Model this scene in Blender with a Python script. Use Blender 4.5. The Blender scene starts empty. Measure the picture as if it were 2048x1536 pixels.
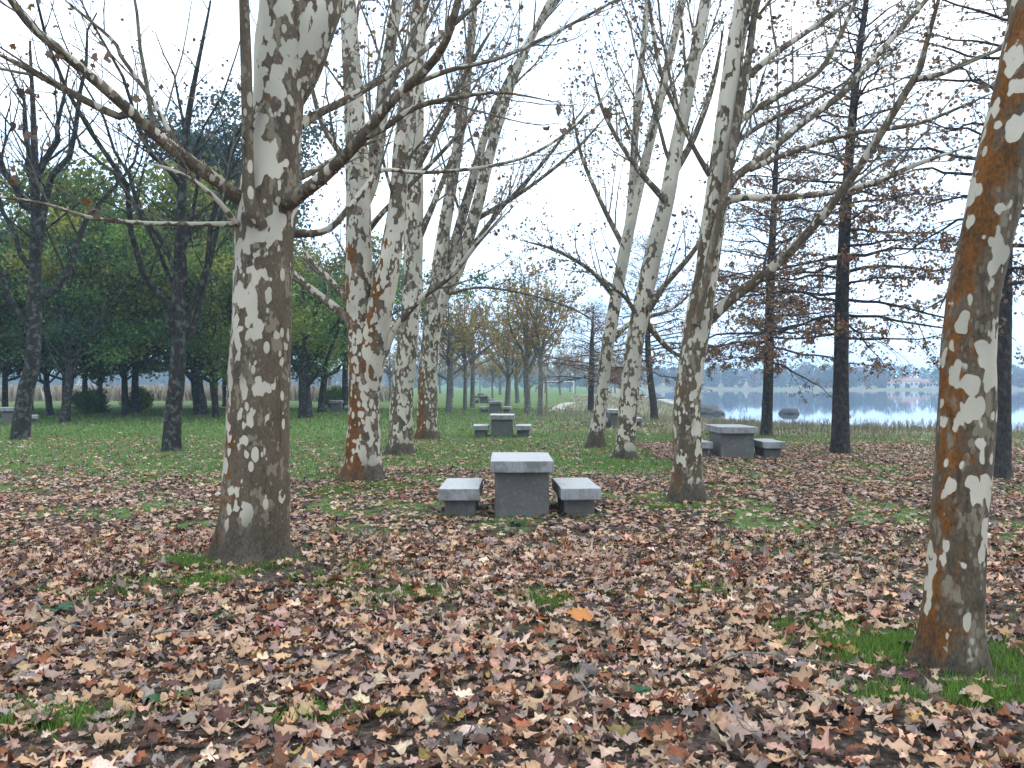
import bpy, math
import numpy as np
from mathutils import Vector

# ------------------------------------------------------------------ camera, sky, sun, exposure
SC = bpy.context.scene
COL = SC.collection
F, CX, HY, CAMZ = 1774.0, 1024.0, 770.0, 1.6      # focal length, centre and horizon in photo pixels; eye height

cam_d = bpy.data.cameras.new('camera')
cam = bpy.data.objects.new('camera', cam_d); COL.objects.link(cam)
cam.location = (0, 0, CAMZ)
cam.rotation_euler = (math.radians(90) + 2.0 / F, 0, 0)
cam_d.sensor_width = 36; cam_d.lens = F / 2048 * 36
cam_d.clip_start = 0.05; cam_d.clip_end = 4000
SC.camera = cam

SUN_EL, SUN_AZ = math.radians(48), math.radians(58)     # azimuth clockwise from +Y
W = bpy.data.worlds.new('World'); SC.world = W; W.use_nodes = True
wn, wl = W.node_tree.nodes, W.node_tree.links
bg = wn['Background']
sky = wn.new('ShaderNodeTexSky'); sky.sky_type = 'NISHITA'; sky.sun_disc = False
sky.sun_elevation = SUN_EL; sky.sun_rotation = SUN_AZ
sky.air_density = 1.0; sky.dust_density = 3.0
tc = wn.new('ShaderNodeTexCoord'); nz = wn.new('ShaderNodeTexNoise')
nz.inputs['Scale'].default_value = 2.6; nz.inputs['Detail'].default_value = 5
mp = wn.new('ShaderNodeMapping'); mp.inputs['Scale'].default_value = (1, 1, 3.0)
wl.new(tc.outputs['Generated'], mp.inputs['Vector']); wl.new(mp.outputs['Vector'], nz.inputs['Vector'])
cr = wn.new('ShaderNodeValToRGB')
cr.color_ramp.elements[0].position = 0.3; cr.color_ramp.elements[0].color = (0.50, 0.71, 1.0, 1)
cr.color_ramp.elements[1].position = 0.66; cr.color_ramp.elements[1].color = (0.88, 0.95, 1.0, 1)
wl.new(nz.outputs['Fac'], cr.inputs['Fac'])
cl = wn.new('ShaderNodeVectorMath'); cl.operation = 'SCALE'; cl.inputs['Scale'].default_value = 16.0
wl.new(cr.outputs['Color'], cl.inputs[0])
mx = wn.new('ShaderNodeMix'); mx.data_type = 'RGBA'; mx.inputs['Factor'].default_value = 0.85
wl.new(sky.outputs['Color'], mx.inputs['A']); wl.new(cl.outputs['Vector'], mx.inputs['B'])
# paler blue band low over the lake, whiter cloud higher up
sx = wn.new('ShaderNodeSeparateXYZ'); wl.new(tc.outputs['Generated'], sx.inputs[0])
mr = wn.new('ShaderNodeMapRange'); mr.inputs['From Min'].default_value = -0.02; mr.inputs['From Max'].default_value = 0.30
mr.inputs['To Min'].default_value = 0.75; mr.inputs['To Max'].default_value = 0.0
wl.new(sx.outputs['Z'], mr.inputs['Value'])
mx2 = wn.new('ShaderNodeMix'); mx2.data_type = 'RGBA'; mx2.inputs['B'].default_value = (5.6, 8.4, 12.2, 1)
wl.new(mr.outputs['Result'], mx2.inputs['Factor']); wl.new(mx.outputs['Result'], mx2.inputs['A'])
wl.new(mx2.outputs['Result'], bg.inputs['Color'])
bg.inputs['Strength'].default_value = 0.12

sun_d = bpy.data.lights.new('sun', 'SUN'); sun_d.energy = 0.85; sun_d.angle = math.radians(25)
sun_d.color = (1.0, 0.94, 0.85)
sun = bpy.data.objects.new('sun', sun_d); COL.objects.link(sun)
sv = Vector((math.sin(SUN_AZ) * math.cos(SUN_EL), math.cos(SUN_AZ) * math.cos(SUN_EL), math.sin(SUN_EL)))
sun.rotation_euler = sv.to_track_quat('Z', 'Y').to_euler()

SC.view_settings.view_transform = 'Standard'; SC.view_settings.look = 'None'
SC.view_settings.exposure = 0.5; SC.view_settings.gamma = 1.0
SC.render.engine = 'CYCLES'
SC.cycles.max_bounces = 6; SC.cycles.diffuse_bounces = 3; SC.cycles.transmission_bounces = 3
SC.cycles.volume_bounces = 1; SC.cycles.use_denoising = True
HAZE = 0.0008

# ------------------------------------------------------------------ small helpers
RNG = np.random.default_rng(7)

def P(px, py, Y):
    return np.array([(px - CX) / F * Y, Y, CAMZ + (HY - py) / F * Y])

def lerp(a, b, t): return a + (b - a) * t
def sstep(a, b, x):
    t = np.clip((x - a) / (b - a), 0, 1); return t * t * (3 - 2 * t)

def vnoise(x, y, seed=0):
    x = np.asarray(x, float); y = np.asarray(y, float)
    xi = np.floor(x).astype(np.int64); yi = np.floor(y).astype(np.int64)
    fx = x - xi; fy = y - yi
    fx = fx * fx * (3 - 2 * fx); fy = fy * fy * (3 - 2 * fy)
    def h(a, b):
        n = (a * 374761393 + b * 668265263 + seed * 1274126177) & 0x7fffffff
        n = ((n ^ (n >> 13)) * 1274126177) & 0x7fffffff
        return ((n ^ (n >> 16)) & 0xffff) / 65535.0
    return lerp(lerp(h(xi, yi), h(xi + 1, yi), fx), lerp(h(xi, yi + 1), h(xi + 1, yi + 1), fx), fy)

def fbm(x, y, seed=0, oct=3):
    s = 0; a = 0.5; t = 0
    for k in range(oct):
        s = s + a * vnoise(x * 2 ** k + 13.7 * k, y * 2 ** k - 7.1 * k, seed + k); t += a; a *= 0.5
    return s / t

def unit(v): return v / np.maximum(np.linalg.norm(v, axis=-1, keepdims=True), 1e-9)

class MB:
    """collects vertices and faces in numpy, then links ONE mesh object"""
    def __init__(s): s.v = []; s.f = []; s.n = 0; s.at = {}
    def add(s, V, faces, mat=0, smooth=True, **attrs):
        V = np.asarray(V, float).reshape(-1, 3)
        for fa in faces:
            s.f.append((np.asarray(fa, np.int64) + s.n, mat, smooth))
        s.v.append(V)
        for k, a in attrs.items():
            a = np.asarray(a, float)
            if k == 'Col':
                a = np.broadcast_to(a, (len(V), 3))
            else: a = np.broadcast_to(a, (len(V),))
            s.at.setdefault(k, []).append((s.n, a))
        s.n += len(V); return s
    def mesh(s, name):
        me = bpy.data.meshes.new(name)
        V = np.concatenate(s.v) if s.v else np.zeros((0, 3))
        me.vertices.add(len(V)); me.vertices.foreach_set('co', V.astype(np.float32).ravel())
        idx = np.concatenate([f.ravel() for f, m, sm in s.f])
        tot = np.concatenate([np.full(len(f), f.shape[1]) for f, m, sm in s.f])
        mi = np.concatenate([np.full(len(f), m) for f, m, sm in s.f])
        sm_ = np.concatenate([np.full(len(f), sm) for f, m, sm in s.f])
        st = np.concatenate([[0], np.cumsum(tot)[:-1]])
        me.loops.add(len(idx)); me.loops.foreach_set('vertex_index', idx.astype(np.int32))
        me.polygons.add(len(tot)); me.polygons.foreach_set('loop_start', st.astype(np.int32))
        me.polygons.foreach_set('material_index', mi.astype(np.int32))
        me.polygons.foreach_set('use_smooth', sm_.astype(bool))
        for k, parts in s.at.items():
            if k == 'Col':
                arr = np.ones((len(V), 4), np.float32)
                for o, a in parts: arr[o:o + len(a), :3] = a
                t = me.attributes.new('Col', 'FLOAT_COLOR', 'POINT'); t.data.foreach_set('color', arr.ravel())
            else:
                arr = np.zeros(len(V), np.float32)
                for o, a in parts: arr[o:o + len(a)] = a
                t = me.attributes.new(k, 'FLOAT', 'POINT'); t.data.foreach_set('value', arr)
        me.update(calc_edges=True)
        return me
    def build(s, name, mats, parent=None, loc=None):
        me = s.mesh(name)
        for m in (mats if isinstance(mats, (list, tuple)) else [mats]): me.materials.append(m)
        o = bpy.data.objects.new(name, me); COL.objects.link(o)
        if parent: o.parent = parent
        if loc is not None: o.location = loc
        return o

def tag(o, label=None, cat=None, group=None, kind=None):
    if label: o['label'] = label
    if cat: o['category'] = cat
    if group: o['group'] = group
    if kind: o['kind'] = kind
    return o

def thing(name, label, cat, loc=(0, 0, 0), rz=0, group=None):
    o = bpy.data.objects.new(name, None); COL.objects.link(o)
    o.location = loc; o.rotation_euler = (0, 0, rz); o.empty_display_size = 0.2
    return tag(o, label, cat, group)

def dup(root, loc, rz=0, scale=1, label=None, group=None):
    r = root.copy(); COL.objects.link(r); r.location = loc; r.rotation_euler = (0, 0, rz)
    r.scale = (scale,) * 3 if not isinstance(scale, tuple) else scale
    if label: r['label'] = label
    if group: r['group'] = group
    elif 'group' in r and group == '': del r['group']
    for ch in list(root.children):
        c = ch.copy(); COL.objects.link(c); c.parent = r
        for g in ch.children:
            d = g.copy(); COL.objects.link(d); d.parent = c
    return r

# ------------------------------------------------------------------ tubes and growth
def spline(pts, n):
    """Catmull-Rom through rows of pts (any number of columns), n samples evenly by chord"""
    p = np.asarray(pts, float)
    if len(p) == 2: p = np.array([p[0], (p[0] + p[1]) / 2, p[1]])
    d = np.concatenate([[0], np.cumsum(np.linalg.norm(np.diff(p[:, :3], axis=0), axis=1))])
    e = np.vstack([2 * p[0] - p[1], p, 2 * p[-1] - p[-2]])
    u = np.linspace(0, d[-1], n); k = np.clip(np.searchsorted(d, u, 'right') - 1, 0, len(p) - 2)
    t = ((u - d[k]) / np.maximum(d[k + 1] - d[k], 1e-9))[:, None]
    a, b, c, q = e[k], e[k + 1], e[k + 2], e[k + 3]
    return 0.5 * (2 * b + (c - a) * t + (2 * a - 5 * b + 4 * c - q) * t ** 2 + (3 * b - a - 3 * c + q) * t ** 3)

def tubes(Pt, R, sides):
    """Pt (N,K,3), R (N,K) -> verts (N*K*sides,3), quads, ring normals"""
    N, K, _ = Pt.shape
    T = unit(np.gradient(Pt, axis=1))
    m = unit(T.mean(axis=1))
    ref = np.where(np.abs(m[:, 2:3]) < 0.8, np.array([[0, 0, 1.0]]), np.array([[1.0, 0, 0]]))
    U = unit(np.cross(T, ref[:, None, :])); Vv = np.cross(T, U)
    th = np.arange(sides) / sides * 2 * np.pi
    n = U[:, :, None, :] * np.cos(th)[None, None, :, None] + Vv[:, :, None, :] * np.sin(th)[None, None, :, None]
    v = Pt[:, :, None, :] + n * R[:, :, None, None]
    base = (np.arange(N) * K * sides)[:, None, None]
    k = np.arange(K - 1)[None, :, None] * sides; s = np.arange(sides)[None, None, :]; s2 = (s + 1) % sides
    q = np.stack([base + k + s, base + k + s2, base + k + sides + s2, base + k + sides + s], -1).reshape(-1, 4)
    return v.reshape(-1, 3), q, n.reshape(-1, 3)

def grow(Pt, R, per, rng, t0=0.15, t1=1.0, ang=(35, 60), L=(0.5, 1.2), taper_len=0.6, K=6, r_frac=0.5, rmin=0.0022,
         up=0.15, wob=0.08, flat=0.0):
    """children along each parent polyline; returns (Pc, Rc)"""
    N, Kp, _ = Pt.shape
    M = N * per
    pi = np.repeat(np.arange(N), per)
    t = (np.tile(np.arange(per), N) + rng.uniform(0.1, 0.9, M)) / per
    t = t0 + (t1 - t0) * t
    x = t * (Kp - 1); i = np.minimum(x.astype(int), Kp - 2); fr = (x - i)[:, None]
    p0 = Pt[pi, i] * (1 - fr) + Pt[pi, i + 1] * fr
    r0 = R[pi, i] * (1 - fr[:, 0]) + R[pi, i + 1] * fr[:, 0]
    T = unit(Pt[pi, i + 1] - Pt[pi, i])
    rnd = rng.normal(size=(M, 3)); rnd[:, 2] *= (1 - flat)
    perp = unit(rnd - T * (rnd * T).sum(1, keepdims=True))
    a = np.radians(rng.uniform(ang[0], ang[1], M))[:, None]
    D = unit(T * np.cos(a) + perp * np.sin(a) + np.array([0, 0, up]) * 0.6)
    ln = rng.uniform(L[0], L[1], M) * (1 - taper_len * t)
    s = np.linspace(0, 1, K)[None, :, None]
    bend = unit(rng.normal(size=(M, 3)))[:, None, :] * wob * 2
    bend = bend + np.array([0, 0, up])[None, None, :]
    zz = np.cumsum(rng.normal(size=(M, K, 3)) * wob * 0.35, axis=1); zz -= zz[:, :1]
    Pc = p0[:, None, :] + ln[:, None, None] * (D[:, None, :] * s + bend * s ** 2 + zz * s)
    rb = np.minimum(np.maximum(r0 * r_frac, rmin), np.maximum(ln * 0.016, rmin))
    Rc = rb[:, None] * (1 - 0.75 * np.linspace(0, 1, K)[None, :])
    Rc = np.maximum(Rc, rmin * 0.7)
    return Pc, Rc

def resample(pts, rad, K):
    a = np.concatenate([np.asarray(pts), np.asarray(rad)[:, None]], 1)
    q = spline(a, K); return q[:, :3], q[:, 3]

# leaf outlines -----------------------------------------------------
OUT = [(90, 1.0), (79, .80), (68, .62), (57, .78), (44, .96), (32, .80), (17, .58), (4, .68), (-12, .76), (-30, .62), (-58, .50), (-84, .22)]
OUT = OUT + [(180 - a, r) for a, r in OUT[::-1] if a != 90]
OUT_MID = [(90, 1.0), (68, .62), (44, .94), (17, .58), (-12, .74), (-60, .48), (-120, .48), (192, .74), (163, .58), (136, .94), (112, .62)]

def leaf_template(rng, hi=True, curl=0.5):
    o = OUT if hi else OUT_MID
    an = np.radians([a for a, r in o]); rr = np.array([r for a, r in o]) * rng.uniform(0.9, 1.1, len(o))
    n = len(o)
    ph = rng.uniform(0, np.pi); A = rng.normal(0, 0.25) * curl; B = rng.uniform(-0.32, 0.25) * curl; fold = rng.uniform(-0.25, 0.3) * curl
    rings = [0.55, 1.0] if hi else [1.0]
    V = [[0, 0, 0]]
    for q in rings:
        r = rr * q; x = r * np.cos(an); y = r * np.sin(an)
        z = r ** 2 * (A * np.cos(2 * (an - ph)) + B) + np.abs(x) * fold + rng.normal(0, 0.07, n) * q ** 3 * curl * 1.6
        V += np.stack([x, y, z], 1).tolist()
    V = np.array(V); V[:, 2] -= V[:, 2].mean()
    i = np.arange(n); j = (i + 1) % n
    tri = np.stack([np.zeros(n, int), 1 + i, 1 + j], 1)
    faces = [tri]
    if hi: faces.append(np.stack([1 + i, 1 + n + i, 1 + n + j, 1 + j], 1))
    return V, faces

def rot_rand(n, rng, tilt):
    """random yaw, tilted by about `tilt` radians"""
    yaw = rng.uniform(0, 2 * np.pi, n); tx = rng.normal(0, tilt, n); ty = rng.normal(0, tilt, n)
    cy, sy = np.cos(yaw), np.sin(yaw); z = np.zeros(n); o = np.ones(n)
    Rz = np.array([[cy, -sy, z], [sy, cy, z], [z, z, o]]).transpose(2, 0, 1)
    Rx = np.array([[o, z, z], [z, np.cos(tx), -np.sin(tx)], [z, np.sin(tx), np.cos(tx)]]).transpose(2, 0, 1)
    Ry = np.array([[np.cos(ty), z, np.sin(ty)], [z, o, z], [-np.sin(ty), z, np.cos(ty)]]).transpose(2, 0, 1)
    return Rx @ Ry @ Rz

def rot_any(n, rng):
    q = unit(rng.normal(size=(n, 4))); w, x, y, z = q.T
    return np.array([[1 - 2 * (y * y + z * z), 2 * (x * y - z * w), 2 * (x * z + y * w)],
                     [2 * (x * y + z * w), 1 - 2 * (x * x + z * z), 2 * (y * z - x * w)],
                     [2 * (x * z - y * w), 2 * (y * z + x * w), 1 - 2 * (x * x + y * y)]]).transpose(2, 0, 1)

def stamp(mb, tmpl, pos, rot, size, col, mat=0, smooth=True):
    V, faces = tmpl; n = len(pos); m = len(V)
    X = np.einsum('nij,mj->nmi', rot, V) * size[:, None, None] + pos[:, None, :]
    off = (np.arange(n) * m)[:, None, None]
    fs = [(f[None] + off).reshape(-1, f.shape[1]) for f in faces]
    c = np.repeat(col, m, axis=0)
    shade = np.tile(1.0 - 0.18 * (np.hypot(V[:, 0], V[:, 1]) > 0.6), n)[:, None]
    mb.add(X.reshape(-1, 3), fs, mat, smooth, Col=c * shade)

def pick_cols(n, rng, table, jit=0.12):
    cols = np.array([c for w, c in table]); w = np.array([w for w, c in table], float); w /= w.sum()
    c = cols[rng.choice(len(cols), n, p=w)]
    return np.clip(c * rng.lognormal(0, jit, (n, 1)) * rng.lognormal(0, 0.05, (n, 3)), 0.003, 0.9)

SIMPLE_LEAF = (np.array([[0, -0.5, 0], [0.42, 0.0, 0.14], [0, 0.6, 0.02], [-0.42, 0.0, 0.14], [0, 0.02, -0.05]]),
               [np.array([[0, 1, 4], [1, 2, 4], [2, 3, 4], [3, 0, 4]])])
CURLED = []
for _k in range(5):
    CURLED.append(leaf_template(np.random.default_rng(50 + _k), False, 1.5))

# ------------------------------------------------------------------ materials
def new_mat(name):
    m = bpy.data.materials.new(name); m.use_nodes = True
    return m, m.node_tree.nodes, m.node_tree.links, m.node_tree.nodes['Principled BSDF']

def N(n, t, **kw):
    x = n.new('ShaderNode' + t)
    for k, v in kw.items():
        if k in x.inputs: x.inputs[k].default_value = v
        else: setattr(x, k, v)
    return x
def noise(n, l, vec, scale, detail=3, rough=0.55, dist=0.0):
    x = N(n, 'TexNoise', Scale=scale, Detail=detail, Roughness=rough, Distortion=dist)
    if vec is not None: l.new(vec, x.inputs['Vector'])
    return x.outputs['Fac']
def ramp(n, l, fac, stops, interp='LINEAR'):
    r = n.new('ShaderNodeValToRGB'); r.color_ramp.interpolation = interp
    e = r.color_ramp.elements
    while len(e) < len(stops): e.new(0.5)
    for k, (p, c) in enumerate(stops):
        e[k].position = p; e[k].color = (c, c, c, 1) if not isinstance(c, tuple) else (*c, 1)
    l.new(fac, r.inputs['Fac']); return r.outputs['Color']
def mixc(n, l, fac, a, b, mode='MIX'):
    m = n.new('ShaderNodeMix'); m.data_type = 'RGBA'; m.blend_type = mode
    for s, x in (('Factor', fac), ('A', a), ('B', b)):
        if isinstance(x, (int, float)): m.inputs[s].default_value = x
        elif isinstance(x, tuple): m.inputs[s].default_value = (*x, 1)
        else: l.new(x, m.inputs[s])
    return m.outputs['Result']
def math_(n, l, op, a, b=None, clamp=False):
    m = n.new('ShaderNodeMath'); m.operation = op; m.use_clamp = clamp
    for k, x in enumerate((a, b)):
        if x is None: continue
        if isinstance(x, (int, float)): m.inputs[k].default_value = x
        else: l.new(x, m.inputs[k])
    return m.outputs[0]
def attr(n, name, out='Fac'):
    a = n.new('ShaderNodeAttribute'); a.attribute_name = name; return a.outputs[out]
def bump(n, l, h, strength, dist, bsdf):
    b = N(n, 'Bump', Strength=strength, Distance=dist); l.new(h, b.inputs['Height']); l.new(b.outputs['Normal'], bsdf.inputs['Normal'])
def objco(n, l, scale=(1, 1, 1)):
    t = n.new('ShaderNodeTexCoord'); m = n.new('ShaderNodeMapping'); m.inputs['Scale'].default_value = scale
    l.new(t.outputs['Object'], m.inputs['Vector']); return m.outputs['Vector']

def mat_plane_bark(name, fine=1.0):
    m, n, l, b = new_mat(name)
    co = objco(n, l, (1, 1, 0.6))
    pale = attr(n, 'pale'); lich = attr(n, 'lichen'); low = attr(n, 'low')
    # rounded, lobed flakes: low noise plus voronoi scallops
    n1 = noise(n, l, co, 5.5 * fine, 2.0, 0.5, 0.3)
    vo = N(n, 'TexVoronoi', Scale=13.0 * fine, Randomness=1.0); vo.feature = 'F1'; l.new(co, vo.inputs['Vector'])
    vo2 = N(n, 'TexVoronoi', Scale=27.0 * fine); vo2.feature = 'F1'; l.new(co, vo2.inputs['Vector'])
    h = math_(n, l, 'ADD', n1, math_(n, l, 'MULTIPLY', math_(n, l, 'SUBTRACT', 0.42, vo.outputs['Distance']), 0.34))
    h = math_(n, l, 'ADD', h, math_(n, l, 'MULTIPLY', math_(n, l, 'SUBTRACT', 0.4, vo2.outputs['Distance']), 0.10))
    h1 = math_(n, l, 'ADD', h, math_(n, l, 'MULTIPLY', math_(n, l, 'SUBTRACT', pale, 0.5), 0.55))
    patch = ramp(n, l, h1, [(0.515, 0.0), (0.53, 1.0)])
    # a middle generation of flakes
    n2 = noise(n, l, objco(n, l, (1.1, 0.9, 0.5)), 8.0 * fine, 2.0, 0.5, 0.4)
    h2 = math_(n, l, 'ADD', n2, math_(n, l, 'MULTIPLY', math_(n, l, 'SUBTRACT', 0.4, vo2.outputs['Distance']), 0.3))
    mid = ramp(n, l, h2, [(0.53, 0.0), (0.55, 1.0)])
    # separate small ovals on the dark bark
    co3 = objco(n, l, (1, 1, 0.5))
    vo3 = N(n, 'TexVoronoi', Scale=8.5 * fine); vo3.feature = 'F1'; l.new(co3, vo3.inputs['Vector'])
    sepc = n.new('ShaderNodeSeparateColor'); l.new(vo3.outputs['Color'], sepc.inputs['Color'])
    oval = math_(n, l, 'MULTIPLY', math_(n, l, 'LESS_THAN', vo3.outputs['Distance'], math_(n, l, 'MULTIPLY', sepc.outputs['Red'], 0.30)),
                 math_(n, l, 'GREATER_THAN', sepc.outputs['Green'], 0.52))
    light = math_(n, l, 'MAXIMUM', patch, oval)
    light = math_(n, l, 'MULTIPLY', light, ramp(n, l, math_(n, l, 'SUBTRACT', math_(n, l, 'ADD', 0.62, math_(n, l, 'MULTIPLY', math_(n, l, 'SUBTRACT', n2, 0.5), 1.0)), math_(n, l, 'MULTIPLY', low, 0.75)), [(0.30, 0.0), (0.33, 1.0)]))
    fine_n = noise(n, l, co, 60, 4, 0.65)
    big = noise(n, l, co, 2.0, 2)
    fine_c = ramp(n, l, fine_n, [(0.32, 0.0), (0.68, 1.0)])
    tone = noise(n, l, objco(n, l, (1, 1, 0.5)), 4.5, 4, 0.6)
    dark = mixc(n, l, math_(n, l, 'ADD', math_(n, l, 'MULTIPLY', fine_c, 0.6), math_(n, l, 'MULTIPLY', ramp(n, l, tone, [(0.35, 0.0), (0.65, 1.0)]), 0.4)), (0.046, 0.035, 0.022), (0.155, 0.113, 0.071))
    dark2 = mixc(n, l, mid, dark, (0.195, 0.155, 0.103))
    streak = noise(n, l, objco(n, l, (9, 9, 1.5)), 2.4, 5, 0.65, 0.3)
    dark2 = mixc(n, l, ramp(n, l, streak, [(0.54, 0.0), (0.68, 0.75)]), dark2, (0.035, 0.028, 0.02))
    ln = noise(n, l, co, 11, 3, 0.6)
    lm = ramp(n, l, math_(n, l, 'ADD', math_(n, l, 'MULTIPLY', lich, 0.50), math_(n, l, 'MULTIPLY', ln, 0.8)), [(0.66, 0.0), (0.80, 1.0)])
    orange = mixc(n, l, ramp(n, l, math_(n, l, 'ADD', math_(n, l, 'MULTIPLY', fine_n, 0.5), math_(n, l, 'MULTIPLY', noise(n, l, co, 5, 4, 0.65), 0.5)), [(0.38, 0.0), (0.62, 1.0)]), (0.045, 0.028, 0.012), (0.22, 0.074, 0.010))
    dark3 = mixc(n, l, lm, dark2, orange)
    palec = mixc(n, l, ramp(n, l, big, [(0.4, 0.0), (0.62, 1.0)]), (0.54, 0.46, 0.35), (0.37, 0.325, 0.245))
    palec = mixc(n, l, math_(n, l, 'MULTIPLY', fine_n, 0.45), palec, (0.36, 0.33, 0.25))
    c = mixc(n, l, light, dark3, palec)
    basec = mixc(n, l, math_(n, l, 'MULTIPLY', fine_c, ramp(n, l, streak, [(0.35, 0.25), (0.6, 1.0)])), (0.022, 0.017, 0.012), (0.115, 0.088, 0.06))
    c = mixc(n, l, math_(n, l, 'MULTIPLY', low, 0.8), c, mixc(n, l, math_(n, l, 'MULTIPLY', lm, 0.5), basec, orange))
    l.new(c, b.inputs['Base Color']); b.inputs['Roughness'].default_value = 0.88
    b.inputs['Specular IOR Level'].default_value = 0.2
    hh = math_(n, l, 'ADD', math_(n, l, 'MULTIPLY', light, -0.35), math_(n, l, 'MULTIPLY', fine_n, 0.6))
    hh = math_(n, l, 'ADD', hh, math_(n, l, 'MULTIPLY', streak, math_(n, l, 'MULTIPLY', low, 1.5)))
    bump(n, l, hh, 0.7, 0.008, b)
    return m

def mat_rough_bark(name, a, c2, lichen=0.4, licol=(0.27, 0.28, 0.24), sc=1.0):
    m, n, l, b = new_mat(name)
    co = objco(n, l, (1, 1, 0.35)); f = noise(n, l, co, 26 * sc, 5, 0.65, 0.6); g = noise(n, l, objco(n, l), 7 * sc, 4, 0.6)
    col = mixc(n, l, ramp(n, l, f, [(0.35, 0.0), (0.65, 1.0)]), a, c2)
    col = mixc(n, l, math_(n, l, 'MULTIPLY', ramp(n, l, g, [(0.52, 0.0), (0.60, 1.0)]), lichen), col, licol)
    l.new(col, b.inputs['Base Color']); b.inputs['Roughness'].default_value = 0.95; b.inputs['Specular IOR Level'].default_value = 0.15
    bump(n, l, f, 1.0, 0.02, b); return m

def mat_leaf(name, trans=0.3, rough=0.65, veins=True):
    m, n, l, b = new_mat(name)
    col = attr(n, 'Col', 'Color'); f = noise(n, l, objco(n, l), 45, 3, 0.6)
    c = mixc(n, l, 1.0, col, ramp(n, l, f, [(0.3, 0.72), (0.7, 1.12)]), 'MULTIPLY')
    l.new(c, b.inputs['Base Color']); b.inputs['Roughness'].default_value = rough; b.inputs['Specular IOR Level'].default_value = 0.25
    tr = n.new('ShaderNodeBsdfTranslucent'); l.new(c, tr.inputs['Color'])
    mxs = n.new('ShaderNodeMixShader'); mxs.inputs['Fac'].default_value = trans
    l.new(b.outputs[0], mxs.inputs[1]); l.new(tr.outputs[0], mxs.inputs[2])
    l.new(mxs.outputs[0], n['Material Output'].inputs['Surface'])
    return m

def mat_stone(name, a=(0.20, 0.20, 0.195), c2=(0.34, 0.34, 0.33)):
    m, n, l, b = new_mat(name)
    t = n.new('ShaderNodeTexCoord'); g = n.new('ShaderNodeNewGeometry')
    oi = n.new('ShaderNodeObjectInfo')
    va = n.new('ShaderNodeVectorMath'); va.operation = 'ADD'
    l.new(t.outputs['Object'], va.inputs[0])
    vs = n.new('ShaderNodeVectorMath'); vs.operation = 'SCALE'; l.new(oi.outputs['Location'], vs.inputs[0]); vs.inputs['Scale'].default_value = 1.37
    l.new(vs.outputs[0], va.inputs[1]); co = va.outputs[0]
    sp = noise(n, l, co, 190, 2, 0.7); bl = noise(n, l, co, 5, 4, 0.6); md = noise(n, l, co, 22, 4, 0.6)
    mpn = n.new('ShaderNodeMapping'); mpn.inputs['Scale'].default_value = (38, 38, 4); mpn.inputs['Rotation'].default_value = (0.25, 0.2, 0)
    l.new(co, mpn.inputs['Vector']); ch = noise(n, l, mpn.outputs[0], 1.0, 3, 0.6)
    c = mixc(n, l, ramp(n, l, sp, [(0.35, 0.0), (0.65, 1.0)]), a, c2)
    c = mixc(n, l, ramp(n, l, bl, [(0.44, 0.0), (0.62, 0.8)]), c, (0.13, 0.125, 0.105))
    c = mixc(n, l, ramp(n, l, ch, [(0.48, 0.0), (0.68, 0.45)]), c, (0.12, 0.12, 0.11))
    c = mixc(n, l, ramp(n, l, md, [(0.56, 0.0), (0.72, 0.22)]), c, (0.42, 0.42, 0.39))
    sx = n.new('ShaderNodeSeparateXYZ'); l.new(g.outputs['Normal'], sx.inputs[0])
    topm = math_(n, l, 'MULTIPLY', ramp(n, l, sx.outputs['Z'], [(0.7, 0.0), (0.95, 1.0)]), math_(n, l, 'ADD', 0.35, math_(n, l, 'MULTIPLY', md, 0.6)))  # upward faces paler: weathering, plus light from above put into the colour
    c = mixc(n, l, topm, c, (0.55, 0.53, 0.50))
    l.new(c, b.inputs['Base Color']); b.inputs['Roughness'].default_value = 0.9
    hh = math_(n, l, 'ADD', math_(n, l, 'MULTIPLY', sp, 0.3), math_(n, l, 'ADD', md, ch))
    bump(n, l, hh, 0.5, 0.01, b); return m

def mat_plain(name, a, c2, sc=8, rough=0.8):
    m, n, l, b = new_mat(name); f = noise(n, l, objco(n, l), sc, 4, 0.6)
    l.new(mixc(n, l, f, a, c2), b.inputs['Base Color']); b.inputs['Roughness'].default_value = rough
    bump(n, l, f, 0.3, 0.02, b); return m

M_PLANE = mat_plane_bark('plane_bark')
M_PLANE_TWIG = mat_rough_bark('plane_twig_bark', (0.085, 0.07, 0.052), (0.20, 0.175, 0.13), 0.5, (0.30, 0.29, 0.23))
M_DARK = mat_rough_bark('dark_lichen_bark', (0.013, 0.012, 0.011), (0.05, 0.045, 0.038), 0.5, (0.15, 0.15, 0.13))
M_GREY = mat_rough_bark('grey_bark', (0.07, 0.062, 0.055), (0.19, 0.17, 0.15), 0.5, (0.28, 0.27, 0.24))
M_OAK = mat_rough_bark('pin_oak_bark', (0.018, 0.016, 0.015), (0.062, 0.054, 0.048), 0.35, (0.10, 0.10, 0.09))
M_LEAF = mat_leaf('dry_leaf', 0.38)
M_GREEN = mat_leaf('green_foliage', 0.3)
M_LITTER = mat_leaf('fallen_leaf', 0.08, 0.7)
M_GRASS = mat_leaf('grass_blade', 0.3, 0.5)
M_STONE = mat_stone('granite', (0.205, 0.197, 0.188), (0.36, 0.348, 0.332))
M_BASE = mat_stone('rough_granite_shaded', (0.066, 0.058, 0.052), (0.152, 0.134, 0.120))  # rougher pedestal granite, with the shade under the slabs put into its colour
M_ROCK = mat_plain('shore_rock', (0.018, 0.017, 0.016), (0.10, 0.093, 0.08), 3)
M_SAND = mat_plain('pale_shore_stone', (0.26, 0.24, 0.2), (0.5, 0.47, 0.4), 3)
M_WHITE = mat_plain('white_paint', (0.7, 0.7, 0.7), (0.8, 0.8, 0.8), 4, 0.6)
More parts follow.
